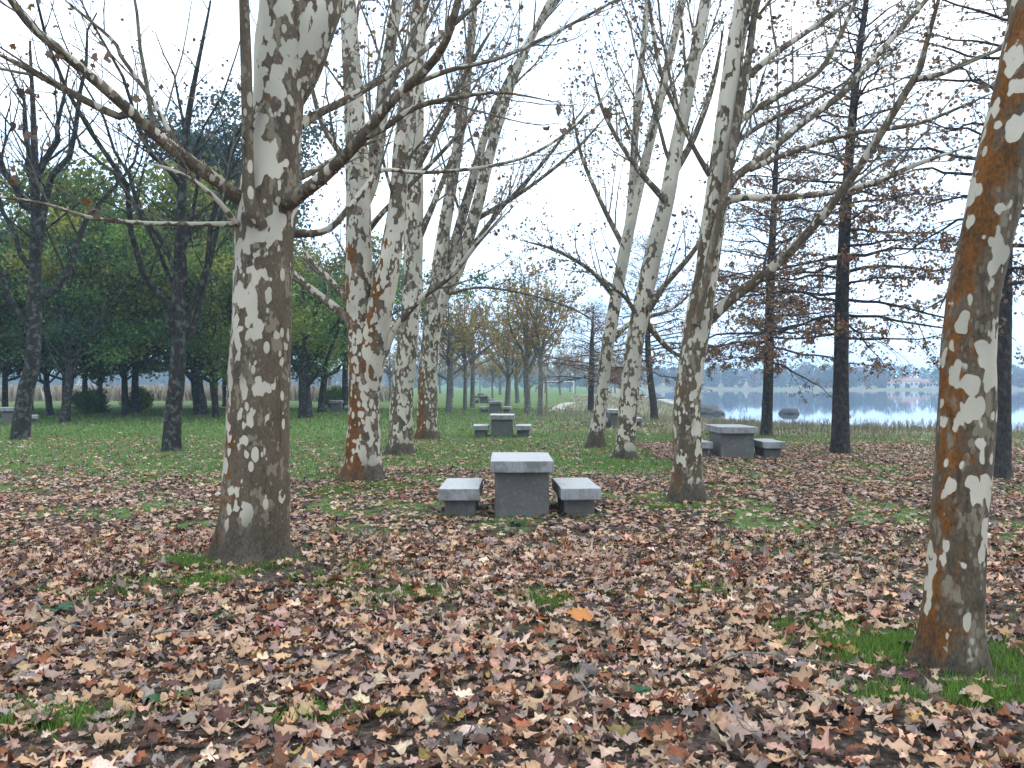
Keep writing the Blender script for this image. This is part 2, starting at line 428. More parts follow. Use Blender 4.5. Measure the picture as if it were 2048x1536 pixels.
M_WALL = mat_plain('house_render', (0.62, 0.6, 0.56), (0.76, 0.74, 0.7), 2)
M_ROOF = mat_plain('roof_tile', (0.30, 0.12, 0.07), (0.4, 0.17, 0.1), 2)
M_GLASS = mat_plain('dark_window', (0.02, 0.025, 0.03), (0.04, 0.045, 0.05), 2, 0.2)
M_POLE = mat_plain('weathered_timber', (0.16, 0.11, 0.08), (0.3, 0.2, 0.15), 12)
M_PATH = mat_plain('sandy_path', (0.30, 0.27, 0.21), (0.42, 0.38, 0.31), 3)
M_TWIG = mat_rough_bark('fallen_twig_bark', (0.09, 0.075, 0.06), (0.28, 0.25, 0.21), 0.3)

# ------------------------------------------------------------------ terrain, water
SHORE_Y = np.array([-50, 20, 30, 36, 42, 48, 58, 66, 80, 95, 130, 200, 350, 600, 1200])
SHORE_X = np.array([300, 110, 58, 38, 26, 17.5, 14.5, 15.5, 19, 20, 24, 33, 52, 90, 200.])
WATER_Z = -1.0
_sy = np.linspace(-50, 1200, 2501); _sx = np.interp(_sy, SHORE_Y, SHORE_X)
_k = np.ones(17) / 17; _sx = np.convolve(np.pad(_sx, 8, 'edge'), _k, 'valid'); _sl = np.sqrt(1 + np.gradient(_sx, _sy) ** 2)
def shore_dist(x, y): return (np.interp(y, _sy, _sx) - x) / np.interp(y, _sy, _sl)
def far_shore(x): return 462 + 14 * np.sin(x * 0.021) + 9 * np.sin(x * 0.06 + 1)
def height(x, y):
    x = np.asarray(x, float); y = np.asarray(y, float)
    d = shore_dist(x, y)
    z = -0.6 * (1 - sstep(0, 15, d)) * (1 - sstep(350, 450, y)) + 0.05 * (fbm(x * 0.35, y * 0.35, 3) - 0.5) * 2 * sstep(0, 6, y) + 0.25 * (fbm(x * 0.04, y * 0.04, 9) - 0.5) * sstep(30, 80, y)
    lake = 1 - sstep(-4, 4, d + 1.2 * (fbm(x * 0.2, y * 0.2, 5) - 0.5))
    fs = sstep(-6, 10, y - far_shore(x))
    lake = lake * (1 - fs)
    spit = np.exp(-((y - 372) / 22) ** 2) * sstep(95, 135, x) * (1 - sstep(240, 330, x))
    z = z - 2.6 * lake * (1 - 0.73 * spit)
    hill = sstep(480, 640, y) * (3 + 7 * fbm(x * 0.006, 3.3, 21, 2)) + sstep(640, 980, y) * 9 * fbm(x * 0.004, 8.8, 31, 2)
    return z + hill

def axis(lo, hi, n, core):
    a = np.linspace(math.asinh(lo / core), math.asinh(hi / core), n); return np.sinh(a) * core

xs = axis(-900, 900, 320, 9.0); ys = axis(-25, 1100, 330, 12.0)
Xg, Yg = np.meshgrid(xs, ys); Zg = height(Xg, Yg)

def litter_zone(x, y):
    """how thickly fallen leaves lie, 0..1, from the photograph's layout"""
    edge = np.where(x < -2.5, 15.5, np.where(x < 3.2, 15.8, 23.5)) + 3.0 * (fbm(x * 0.5, y * 0.5, 41) - 0.5)
    z = 1 - sstep(-2.2, 2.8, y - edge)
    z = np.maximum(z, 0.20 * (1 - sstep(24, 32, y)))
    z = np.maximum(z, 0.8 * np.exp(-((x - 5) / 4.5) ** 2 - ((y - 34.5) / 4.0) ** 2))
    return z
def grass_gap(x, y):
    """patches where grass shows through the leaves, 0..1"""
    g = fbm(x * 1.9 + 5, y * 1.5, 77, 3)
    g2 = fbm(x * 0.6, y * 0.6 + 9, 61, 2)
    return sstep(0.51, 0.66, 0.74 * g + 0.26 * g2 + 0.02)
def dry_zone(x, y):
    d = shore_dist(x, y)
    lake_side = sstep(0.04, 0.10, x / np.maximum(y, 1))
    a = sstep(36, 44, y) * lake_side * (1 - sstep(130, 190, y))
    b = (1 - sstep(8, 17, d)) * sstep(22, 26, y)
    c = sstep(78, 90, y) * (1 - sstep(-0.16, -0.12, x / np.maximum(y, 1)))
    return np.clip(np.maximum(np.maximum(a, b), c), 0, 1)

mt, n, l, b = new_mat('park_ground')
co = objco(n, l)
lz, dz, gz = attr(n, 'litter'), attr(n, 'dry'), attr(n, 'grassy')
f1 = noise(n, l, co, 14, 5, 0.7); f2 = noise(n, l, co, 0.9, 4, 0.6); f3 = noise(n, l, co, 3.0, 4, 0.65); f4 = noise(n, l, co, 60, 3, 0.7)
soil = mixc(n, l, ramp(n, l, f1, [(0.35, 0.0), (0.7, 1.0)]), (0.012, 0.010, 0.009), (0.062, 0.050, 0.042))
vor = N(n, 'TexVoronoi', Scale=9.0); l.new(co, vor.inputs['Vector'])
leafc = ramp(n, l, attr(n, 'none') if False else f4, [(0.3, (0.06, 0.04, 0.03)), (0.5, (0.16, 0.105, 0.075)), (0.7, (0.3, 0.2, 0.15))])
soil = mixc(n, l, math_(n, l, 'MULTIPLY', lz, ramp(n, l, f1, [(0.45, 0.1), (0.65, 0.75)])), soil, leafc)
green = mixc(n, l, f3, (0.065, 0.12, 0.03), (0.14, 0.205, 0.06))
green = mixc(n, l, ramp(n, l, f4, [(0.4, 0.0), (0.75, 0.5)]), green, (0.12, 0.16, 0.05))
green = mixc(n, l, ramp(n, l, f2, [(0.5, 0.0), (0.75, 0.45)]), green, (0.11, 0.10, 0.045))
straw = mixc(n, l, f3, (0.15, 0.125, 0.075), (0.33, 0.28, 0.19))
straw = mixc(n, l, ramp(n, l, f2, [(0.42, 0.0), (0.62, 0.8)]), straw, (0.10, 0.125, 0.045))
gm = ramp(n, l, math_(n, l, 'ADD', gz, math_(n, l, 'MULTIPLY', math_(n, l, 'SUBTRACT', f3, 0.5), 0.9)), [(0.35, 0.0), (0.65, 1.0)])
c = mixc(n, l, gm, soil, green)
dm = ramp(n, l, math_(n, l, 'ADD', dz, math_(n, l, 'MULTIPLY', math_(n, l, 'SUBTRACT', f2, 0.5), 0.8)), [(0.35, 0.0), (0.65, 1.0)])
c = mixc(n, l, dm, c, straw)
l.new(c, b.inputs['Base Color']); b.inputs['Roughness'].default_value = 1.0; b.inputs['Specular IOR Level'].default_value = 0.1
bump(n, l, f1, 0.8, 0.03, b)
M_GROUND = mt

ny, nx = Xg.shape
i, j = np.meshgrid(np.arange(ny - 1), np.arange(nx - 1), indexing='ij'); q0 = (i * nx + j).ravel()
g = MB(); lzv = litter_zone(Xg, Yg).ravel(); dzv = dry_zone(Xg, Yg).ravel()
gzv = np.clip(1 - lzv + 0.9 * grass_gap(Xg, Yg).ravel(), 0, 1) * (0.3 + 0.7 * sstep(6, 14, Yg.ravel()))
g.add(np.stack([Xg, Yg, Zg], -1).reshape(-1, 3), [np.stack([q0, q0 + 1, q0 + nx + 1, q0 + nx], 1)], 0, True, litter=lzv, dry=dzv, grassy=gzv)
tag(g.build('ground', M_GROUND), kind='structure')

mt, n, l, b = new_mat('lake_water')
b.inputs['Base Color'].default_value = (0.03, 0.06, 0.10, 1); b.inputs['Roughness'].default_value = 0.03; b.inputs['IOR'].default_value = 1.33
wv = noise(n, l, objco(n, l, (0.25, 1.0, 1)), 1.6, 3, 0.5); wb = noise(n, l, objco(n, l, (0.02, 0.05, 1)), 1.0, 3, 0.6)
bump(n, l, math_(n, l, 'MULTIPLY', wv, ramp(n, l, wb, [(0.48, 0.12), (0.62, 1.0)])), 0.045, 0.03, b)
g = MB(); g.add([[5, 15, WATER_Z], [1000, 15, WATER_Z], [1000, 520, WATER_Z], [5, 520, WATER_Z]], [np.array([[0, 1, 2, 3]])], 0, False)
tag(g.build('lake_water', mt), kind='structure')

# sandy path across the dry meadow
pts = spline(np.array([[2.6, 52, 0], [3.2, 62, 0], [5.5, 80, 0], [12, 104, 0], [22, 125, 0], [24, 170, 0]]), 60)
tn = unit(np.gradient(pts, axis=0)); sd = np.stack([tn[:, 1], -tn[:, 0], tn[:, 2]], 1)
g = MB(); V = np.concatenate([pts - sd * 0.45, pts + sd * 0.45]); V[:, 2] = height(V[:, 0], V[:, 1]) + 0.03
k = np.arange(59); g.add(V, [np.stack([k, k + 60, k + 61, k + 1], 1)], 0, True)
tag(g.build('footpath', M_PATH), kind='structure')

# ------------------------------------------------------------------ stone tables and benches
def slab(mb, sx, sy, z0, z1, rng, bev=0.010, wob=0.0025, nseg=10):
    """a rough-hewn block: bevelled rounded box, subdivided and jittered"""
    import bmesh
    bm = bmesh.new(); bmesh.ops.create_cube(bm, size=1)
    for v in bm.verts: v.co = Vector((v.co.x * sx, v.co.y * sy, lerp(z0, z1, v.co.z + 0.5)))
    bmesh.ops.bevel(bm, geom=bm.edges[:], offset=bev, segments=2, profile=0.6, affect='EDGES')
    bmesh.ops.subdivide_edges(bm, edges=[e for e in bm.edges if e.calc_length() > 0.09], cuts=nseg, use_grid_fill=True)
    bm.normal_update()
    for v in bm.verts:
        q = v.co
        nn = (vnoise(q.x * 7 + q.z * 5 + 31, q.y * 7 - q.z * 3, 5) - 0.5) + 0.6 * (vnoise(q.x * 19 + q.z * 17, q.y * 19 + q.z * 11, 8) - 0.5)
        v.co = q + v.normal * float(nn) * wob * 2
    bm.verts.ensure_lookup_table()
    for i_, v in enumerate(bm.verts): v.index = i_
    V = np.array([v.co[:] for v in bm.verts])
    quads = np.array([[v.index for v in f.verts] for f in bm.faces if len(f.verts) == 4]).reshape(-1, 4)
    tris = np.array([[v.index for v in f.verts] for f in bm.faces if len(f.verts) == 3]).reshape(-1, 3)
    ng = [np.array([[v.index for v in f.verts]]) for f in bm.faces if len(f.verts) > 4]
    bm.free()
    mb.add(V, [a for a in [quads, tris] if len(a)] + ng, 0, True)
    return mb

def make_table(label, loc, rz, w=0.76, d=1.4, h=0.69, pw=0.66, th=0.14, group=None):
    r = thing('stone_table', label, 'stone table', loc, rz, group)
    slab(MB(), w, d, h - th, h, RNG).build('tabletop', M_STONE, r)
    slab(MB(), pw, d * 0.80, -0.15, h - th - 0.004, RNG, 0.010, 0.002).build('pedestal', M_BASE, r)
    return r
def make_bench(label, loc, rz, w=0.48, d=1.23, h=0.365, pw=0.37, th=0.14, group=None):
    r = thing('stone_bench', label, 'stone bench', loc, rz, group)
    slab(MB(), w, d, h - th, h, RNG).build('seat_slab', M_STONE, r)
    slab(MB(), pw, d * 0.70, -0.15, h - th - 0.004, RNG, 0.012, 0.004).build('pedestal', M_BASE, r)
    return r
def gp(px, Y): 
    x = (px - CX) / F * Y; return x, Y, float(height(x, Y))
R_ = math.radians
GT, GB = 'granite picnic tables in the park', 'granite benches beside the picnic tables'
table0 = make_table('granite picnic table nearest the camera with leaves around its block base', (0.115, 11.3, 0), R_(0.5), group=GT)
bench0 = make_bench('granite bench left of the nearest picnic table', (-0.63, 11.15, 0), R_(-0.5), group=GB)
dup(bench0, (0.80, 11.2, 0), R_(2.5), 1, 'granite bench right of the nearest picnic table, turned slightly', GB)
def t_set(px, Y, rz, off, what, side_l='left', side_r='right', s=1.0, ws=1.0):
    x, y, z = gp(px, Y); c, s_ = math.cos(rz), math.sin(rz)
    dup(table0, (x, y + 0.7, z), rz, (s * ws, s, s), 'granite picnic table ' + what, GT)
    dup(bench0, (x - off * c, y + 0.65 - off * s_, z), rz + R_(1), s, 'left granite bench of the table ' + what, GB)
    dup(bench0, (x + off * c, y + 0.65 + off * s_, z), rz - R_(2), s, 'right granite bench of the table ' + what, GB)
t_set(1004, 27.0, R_(-1), 0.66, 'second in the row straight behind the nearest one')
t_set(1478, 19.1, R_(0), 0.80, 'by the lake shore behind the leaning right plane tree', ws=1.1)
t_set(1238, 34.2, R_(3), 0.70, 'half hidden behind the paired slim planes', ws=1.0)
t_set(991, 50.5, R_(-2), 0.66, 'third in the row up the park')
t_set(968, 76, R_(-4), 0.7, 'fourth in the row, small and hazy')
t_set(962, 108, R_(-6), 0.7, 'fifth and farthest in the hazy row')
t_set(668, 52, R_(8), 0.75, 'in shade behind the left plane stems')
t_set(2, 35.0, R_(30), 0.75, 'cut by the left frame edge under dark trees')

# ------------------------------------------------------------------ plane trees traced from the photograph
PLANE_LEAF = [(4, (0.19, 0.12, 0.08)), (3, (0.26, 0.17, 0.115)), (2, (0.12, 0.08, 0.06)), (1.2, (0.22, 0.10, 0.03)), (0.5, (0.26, 0.2, 0.05))]
WEST = unit(np.array([-1.0, -0.05, 0.0]))

def trunk_tube(mb, rows, base, sides, lich, flare, seed, low_top=0.35, pale_fn=None, ringlen=0.06, cap=False, lich_h=(0, 9), ldir=(-1, -0.05), knots=()):
    rows = np.asarray(rows, float)
    L = np.linalg.norm(np.diff(rows[:, :3], axis=0), axis=1).sum()
    K = max(8, int(L / ringlen))
    q = spline(rows, K); Pt, Rr = q[:, :3], np.maximum(q[:, 3], 0.004)
    V, f, nr = tubes(Pt[None], Rr[None], sides)
    V = V.reshape(K, sides, 3); nr = nr.reshape(K, sides, 3)
    hz = V[:, :, 2] - base[2]
    th = np.arctan2(nr[:, :, 1], nr[:, :, 0])
    # slow angular irregularity and buttressed flare
    irr = 0.10 * (fbm(np.cos(th) * 1.3 + seed * 3.1, np.sin(th) * 1.3 + hz * 0.9, seed, 2) - 0.5) * 2
    irr += 0.035 * (fbm(np.cos(th) * 3.1 + seed, np.sin(th) * 3.1 + hz * 5, seed + 3, 2) - 0.5) * 2
    but = flare * np.exp(-np.maximum(hz, 0) / 0.13) * (0.42 + 0.36 * np.sin(th * 5 + seed + 0.7 * np.sin(th * 2)) + 0.26 * np.sin(th * 3 + 2 * seed))
    V = V + nr * (Rr[:, None] * (irr + but))[:, :, None]
    kd = np.zeros_like(hz)
    for kp, ks in knots:
        dk = np.linalg.norm(V - np.array(kp), axis=2); kd = kd + np.exp(-(dk / ks) ** 2)
        V = V + nr * (ks * (0.42 * np.exp(-(dk / ks) ** 2) - 0.30 * np.exp(-(dk / (ks * 0.45)) ** 2)))[:, :, None]
    lw = np.clip((nr @ unit(np.array([ldir[0], ldir[1], 0.0]))) * 0.75 + 0.12 + 0.7 * (fbm(hz * 1.1 + 4, th * 0.5, seed + 5) - 0.5), 0, 1) * lich
    lw = lw * sstep(lich_h[0] - 0.2, lich_h[0] + 0.2, hz) * (1 - sstep(lich_h[1] - 0.4, lich_h[1] + 0.4, hz))
    pl = pale_fn(hz, nr) if pale_fn else np.full_like(hz, 0.5)
    lowm = (1 - sstep(low_top * 0.35, low_top * 1.3, hz + 0.25 * (fbm(th * 1.5, hz * 2, seed + 7) - 0.5))) if flare > 0 else np.zeros_like(hz)
    lowm = np.clip(lowm + 0.85 * kd, 0, 1)
    mb.add(V.reshape(-1, 3) - base, [f], 0, True, lichen=lw.ravel(), pale=pl.ravel(), low=lowm.ravel())
    return Pt, Rr

def plane_tree(label, Y0, trunk, stems=(), limbs=(), lich=0.6, seed=1, leaves=500, pale=(0.40, 0.62), dens=1.0, crown_n=0,
               low_top=0.35, lich_h=(0, 9), leaf_s=(0.028, 0.052), lim_lich=0.2, ldir=(-1, -0.05), knots=(), wpale=0.0, lw=1.0):
    rng = np.random.default_rng(seed)
    bp = P(trunk[0][0], trunk[0][1], Y0); bp[2] = float(height(bp[0], bp[1]))
    root = thing('plane_tree', label, 'tree', bp, 0, 'mottled plane trees')
    def rows(sp):
        out = []
        for r in sp:
            Y = Y0 + (r[3] if len(r) > 3 else 0); p = P(r[0], r[1], Y); out.append([*p, r[2] / F * Y])  # radius from its width at that distance
        return np.array(out)
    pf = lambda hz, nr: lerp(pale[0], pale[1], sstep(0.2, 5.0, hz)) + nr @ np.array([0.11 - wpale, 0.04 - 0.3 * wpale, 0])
    mb = MB(); R0 = rows(trunk); R0[0, 2] = bp[2] - 0.12
    allP, allR = [], []
    tp, tr = trunk_tube(mb, R0, bp, 44, lich, 0.5, seed, low_top, pf, lich_h=lich_h, ldir=ldir, ringlen=0.045,
                        knots=[(P(a_, b_, Y0) + np.array([0, -c_ / F * Y0, 0]), d_) for a_, b_, c_, d_ in knots])
    a, r = resample(tp[len(tp) // 2:], tr[len(tp) // 2:], 10); allP.append((a, r, 'trunk'))
    mb.build('trunk', M_PLANE, root)
    lp = []
    for sp in stems:
        pfs = pf
        if isinstance(sp, tuple): sp, pv_ = sp; pfs = lambda hz, nr, v=pv_: np.full_like(hz, v)
        mb = MB(); tp, tr = trunk_tube(mb, rows(sp), bp, 26, lich, 0.0, seed + 11, 0, pfs, lich_h=lich_h, ldir=ldir)
        o = mb.build('stem', M_PLANE, root); a, r = resample(tp, tr, 10); allP.append((a, r, o))
    tips = []
    def twigs(mb, a, r, nsec, rs):
        L = np.linalg.norm(np.diff(a, axis=0), axis=1).sum()
        n2 = max(4, int(nsec * L * 1.35))
        c2, r2 = grow(a[None], r[None], n2, rs, 0.12, 1.0, (24, 50), (0.7, 1.9), 0.55, 8, 0.5, 0.0028, 0.24, 0.06)
        V, f, _ = tubes(c2, r2, 5); mb.add(V - bp, [f], 1, True)
        c3, r3 = grow(c2, r2, 6, rs, 0.15, 1.0, (25, 55), (0.25, 0.75), 0.4, 5, 0.6, 0.0019, 0.15, 0.10)
        V, f, _ = tubes(c3, r3, 3); mb.add(V - bp, [f], 1, True)
        tips.append(c3[:, 2:].reshape(-1, 3)); tips.append(c2[:, 4:].reshape(-1, 3))
    pfl = lambda hz, nr: 0.42 + 0.2 * nr[:, :, 2]
    for sp in limbs:
        mb = MB(); rw = rows(sp['p']); rw[:, 3] *= lw; rw[0, 3] *= 1.25; rw[-1, 3] *= 0.3 if sp['p'][-1][1] > 5 else 1.0
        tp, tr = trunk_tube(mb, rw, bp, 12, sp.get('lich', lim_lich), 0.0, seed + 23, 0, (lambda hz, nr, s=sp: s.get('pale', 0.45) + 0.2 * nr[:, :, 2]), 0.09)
        a, r = resample(tp, tr, 12); twigs(mb, a, r, sp.get('n', 2.2) * dens, rng)
        mb.build('branch', [M_PLANE, M_PLANE_TWIG], root)
    # smaller limbs sprouting from the trunk and stems
    mb = MB(); any_ = False
    for a, r, o in allP:
        if crown_n <= 0: continue
        c1, r1 = grow(a[None], r[None], crown_n, rng, 0.05, 1.0, (24, 46), (1.6, 3.8), 0.35, 9, 0.30, 0.008, 0.24, 0.045)
        V, f, _ = tubes(c1, r1, 6); mb.add(V - bp, [f], 0, True, pale=0.45)
        c2, r2 = grow(c1, r1, 8, rng, 0.15, 1.0, (24, 52), (0.6, 1.5), 0.5, 7, 0.5, 0.0028, 0.22, 0.07)
        V, f, _ = tubes(c2, r2, 4); mb.add(V - bp, [f], 1, True)
        c3, r3 = grow(c2, r2, 4, rng, 0.15, 1.0, (25, 60), (0.25, 0.7), 0.4, 5, 0.6, 0.0022, 0.15, 0.12)
        V, f, _ = tubes(c3, r3, 3); mb.add(V - bp, [f], 1, True)
        tips.append(c3[:, 2:].reshape(-1, 3)); any_ = True
    if any_: mb.build('crown', [M_PLANE, M_PLANE_TWIG], root)
    if leaves and tips:
        tp = np.concatenate(tips); mb = MB()
        # leaves hang in loose clusters: pick cluster centres, then near points
        idx = rng.choice(len(tp), leaves)
        pos = tp[idx] + rng.normal(0, 0.03, (leaves, 3)) - np.array([0, 0, 0.05]) - bp
        for k in range(5):
            s = np.arange(leaves) % 5 == k; m_ = int(s.sum())
            stamp(mb, CURLED[k], pos[s], rot_any(m_, rng), rng.uniform(*leaf_s, m_), pick_cols(m_, rng, PLANE_LEAF, 0.25))
        mb.build('foliage', M_LEAF, root)
    return root

plane_tree('thick mottled plane tree in the left foreground, trunk peeling in pale flakes', 8.1,
    [(502, 1128, 76), (504, 1100, 69), (508, 1040, 66), (511, 1000, 65), (516, 900, 60), (521, 750, 58), (525, 600, 57), (530, 480, 59),
     (538, 400, 59), (548, 300, 53), (556, 200, 51), (562, 100, 50), (566, 0, 44), (566, -200, 36), (560, -500, 28)],
    stems=[[(565, 200, 40, 0.05), (600, 130, 44, 0.08), (630, 50, 43, 0.1), (655, -20, 40, 0.2), (700, -200, 34, 0.4), (760, -480, 26, 0.8)],
           ([(524, 455, 16, -0.22), (506, 420, 15, -0.3), (497, 370, 12, -0.32), (495, 280, 11, -0.34), (493, 150, 11, -0.36), (488, 0, 10, -0.4), (480, -250, 7, -0.5)], 0.1)],
    limbs=[dict(p=[(500, 405, 18, -0.05), (470, 390, 18, -0.15), (430, 360, 17, -0.25), (330, 285, 16, -0.6), (230, 195, 14, -0.9), (130, 110, 12, -1.2), (60, 50, 10, -1.4), (0, -30, 8, -1.6)], pale=0.46, lich=0.35, n=1.0),
           dict(p=[(262, 225, 9, -0.8), (235, 232, 10, -0.85), (150, 190, 9.5, -1.0), (60, 140, 8.5, -1.1), (-30, 95, 7, -1.2)], pale=0.35, n=0.8),
           dict(p=[(372, 318, 6, -0.5), (340, 265, 6, -0.5), (300, 195, 5.5, -0.5), (240, 110, 5, -0.5), (225, 80, 4.5, -0.5), (130, 0, 3, -0.5)], n=1.0),
           dict(p=[(476, 448, 6.5, -0.2), (380, 448, 6, -0.4), (270, 445, 5.5, -0.7), (180, 435, 5, -0.9), (90, 408, 4.3, -1.1), (0, 394, 3.5, -1.3), (-60, 390, 3, -1.4)], n=0.7, pale=0.55),
           dict(p=[(472, 445, 6, -0.25), (430, 395, 6, -0.4), (385, 360, 5.5, -0.5), (330, 335, 5, -0.6), (285, 325, 3, -0.7)], n=1.0, pale=0.7),
           dict(p=[(575, 405, 19, -0.2), (605, 385, 18, -0.3), (650, 350, 17, -0.5), (720, 280, 15, -0.8), (780, 205, 13.5, -1.0), (850, 140, 12, -1.2), (892, 80, 11, -1.4), (925, -30, 9, -1.6)], lich=0.45, pale=0.36, n=1.3),
           dict(p=[(720, 278, 9, -0.8), (765, 258, 8.5, -0.9), (830, 215, 7.5, -0.9), (905, 197, 6, -0.9), (1000, 185, 4, -0.9), (1120, 205, 2.6, -0.9)], n=1.6),
           dict(p=[(600, 250, 12, 0.25), (640, 225, 11, 0.4), (700, 195, 10.5, 0.6), (790, 140, 9.5, 0.9), (860, 90, 8, 1.2), (960, 0, 6, 1.5)], n=1.6),
           dict(p=[(825, 168, 6.5, -1.1), (900, 140, 6.5, -1.0), (1000, 115, 5.5, -0.8), (1110, 65, 4.6, -0.6), (1250, -10, 3.5, -0.5)], n=1.8),
           dict(p=[(580, 468, 9, 0.1), (650, 462, 9, 0.1), (690, 425, 8.5, 0.1), (735, 370, 7.5, 0.2), (765, 340, 6, 0.3), (850, 345, 5, 0.5), (980, 332, 4.4, 0.6), (1080, 300, 3.8, 0.8), (1180, 225, 3.2, 1.0), (1265, 130, 2.6, 1.2)], pale=0.62, n=1.5),
           dict(p=[(590, 360, 8, 0.2), (640, 335, 7.5, 0.4), (700, 300, 6, 0.6), (780, 270, 4, 0.8)], n=1.4)],
    lich=0.75, seed=3, leaves=420, pale=(0.40, 0.66), crown_n=2, low_top=0.42, lich_h=(0, 1.5), ldir=(-0.9, -0.3), wpale=0.26, lw=0.76,
    knots=[(498, 738, 58, 0.085), (517, 445, 60, 0.10), (590, 600, 20, 0.06)])

plane_tree('forked plane tree with vivid orange lichen stem, standing left behind the thickest trunk', 14.9,
    [(726, 962, 42), (727, 935, 37), (728, 880, 34), (728, 800, 31), (727, 740, 31), (724, 680, 29), (718, 600, 28), (718, 500, 26), (716, 400, 25), (714, 300, 22), (708, 200, 20), (698, 50, 17), (690, -150, 13)],
    stems=[[(738, 800, 20, -0.05), (742, 740, 24, -0.1), (752, 660, 26, -0.15), (772, 560, 24, -0.2), (788, 470, 21, -0.2), (797, 390, 17, -0.2), (803, 280, 14, -0.2), (822, 150, 12, -0.2), (836, 0, 10, -0.2), (850, -150, 8, 0)],
           [(720, 420, 15, 0.2), (742, 360, 15, 0.3), (757, 270, 14, 0.4), (772, 150, 13, 0.5), (792, 20, 11, 0.6), (815, -150, 8, 0.7)]],
    limbs=[dict(p=[(708, 655, 11, 0), (690, 632, 11, 0), (650, 600, 10, 0), (600, 560, 9, 0), (540, 500, 7, -0.1), (480, 420, 5, -0.2)], n=2, pale=0.4),
           dict(p=[(768, 712, 8, -0.1), (785, 668, 8.5, -0.2), (815, 625, 8.5, -0.4), (852, 588, 8, -0.5), (905, 548, 6.5, -0.7), (960, 480, 5, -0.9), (1030, 410, 3.5, -1.1)], pale=0.72, n=1.4),
           dict(p=[(700, 610, 7, 0.2), (660, 560, 7, 0.4), (620, 520, 6, 0.5), (600, 470, 4, 0.6)], n=2.2),
           dict(p=[(728, 470, 7, 0.2), (770, 420, 6, 0.1), (840, 350, 5, 0), (930, 250, 4, -0.2), (1000, 130, 3, -0.4)], n=2.0),
           dict(p=[(700, 330, 7, 0), (650, 260, 6, 0), (625, 180, 5, 0), (610, 90, 4, 0)], n=2.0)],
    lich=1.12, ldir=(-0.75, -0.62), lw=0.85, seed=5, leaves=1300, pale=(0.60, 0.72), crown_n=5, low_top=0.28, lich_h=(0, 4.2))

plane_tree('slim upright plane tree between the orange lichen stem and the V-shaped plane', 20.5,
    [(800, 910, 30), (801, 885, 25), (803, 800, 22), (814, 700, 20), (823, 600, 20), (826, 500, 19), (827, 400, 19), (829, 300, 18.5), (832, 150, 17), (842, 0, 13), (850, -150, 9)],
    limbs=[dict(p=[(812, 690, 7, 0.1), (770, 620, 6, 0.4), (720, 560, 5, 0.7), (670, 470, 4, 0.9)], n=2),
           dict(p=[(835, 480, 7, 0), (870, 400, 6, 0), (910, 300, 5, 0.3), (960, 180, 4, 0.5)], n=2),
           dict(p=[(835, 330, 7, -0.2), (880, 250, 6, -0.5), (930, 150, 5, -0.8), (1000, 30, 3, -1)], n=2)],
    lich=0.35, seed=8, leaves=1700, pale=(0.62, 0.72), crown_n=8, low_top=0.3)

plane_tree('V-shaped plane tree leaning right with orange foot, behind the slim upright plane', 25.8,
    [(854, 882, 25), (854, 860, 22), (856, 750, 19), (862, 680, 18), (868, 630, 18), (880, 520, 14), (898, 400, 12), (922, 250, 10), (940, 100, 8.5), (952, -60, 7)],
    stems=[[(866, 660, 12, -0.1), (885, 600, 13, -0.2), (920, 525, 13, -0.3), (955, 410, 11.5, -0.4), (985, 290, 10, -0.5), (1030, 150, 8, -0.5), (1110, -20, 6, -0.5)],
           [(874, 600, 9, 0.2), (905, 500, 10, 0.3), (940, 380, 9, 0.3), (985, 230, 7.5, 0.4), (1060, 80, 6, 0.4), (1130, -20, 5, 0.4)]],
    limbs=[dict(p=[(925, 520, 5.5, -0.3), (1000, 420, 5, -0.3), (1090, 320, 4, -0.3), (1180, 200, 3, -0.3)], n=2.4),
           dict(p=[(890, 590, 3.6, -0.3), (960, 575, 3.2, -0.5), (1060, 590, 2.6, -0.8), (1160, 625, 2.0, -1.0), (1230, 680, 1.4, -1.2)], n=2.6, pale=0.2),
           dict(p=[(950, 440, 5.5, -0.2), (1050, 380, 4.5, 0), (1150, 300, 3.5, 0.2), (1240, 200, 2.6, 0.4)], n=2.4)],
    lich=1.0, ldir=(-0.9, -0.4), lw=0.85, seed=12, leaves=2600, pale=(0.50, 0.70), crown_n=9, low_top=0.3, lich_h=(0, 2.2))

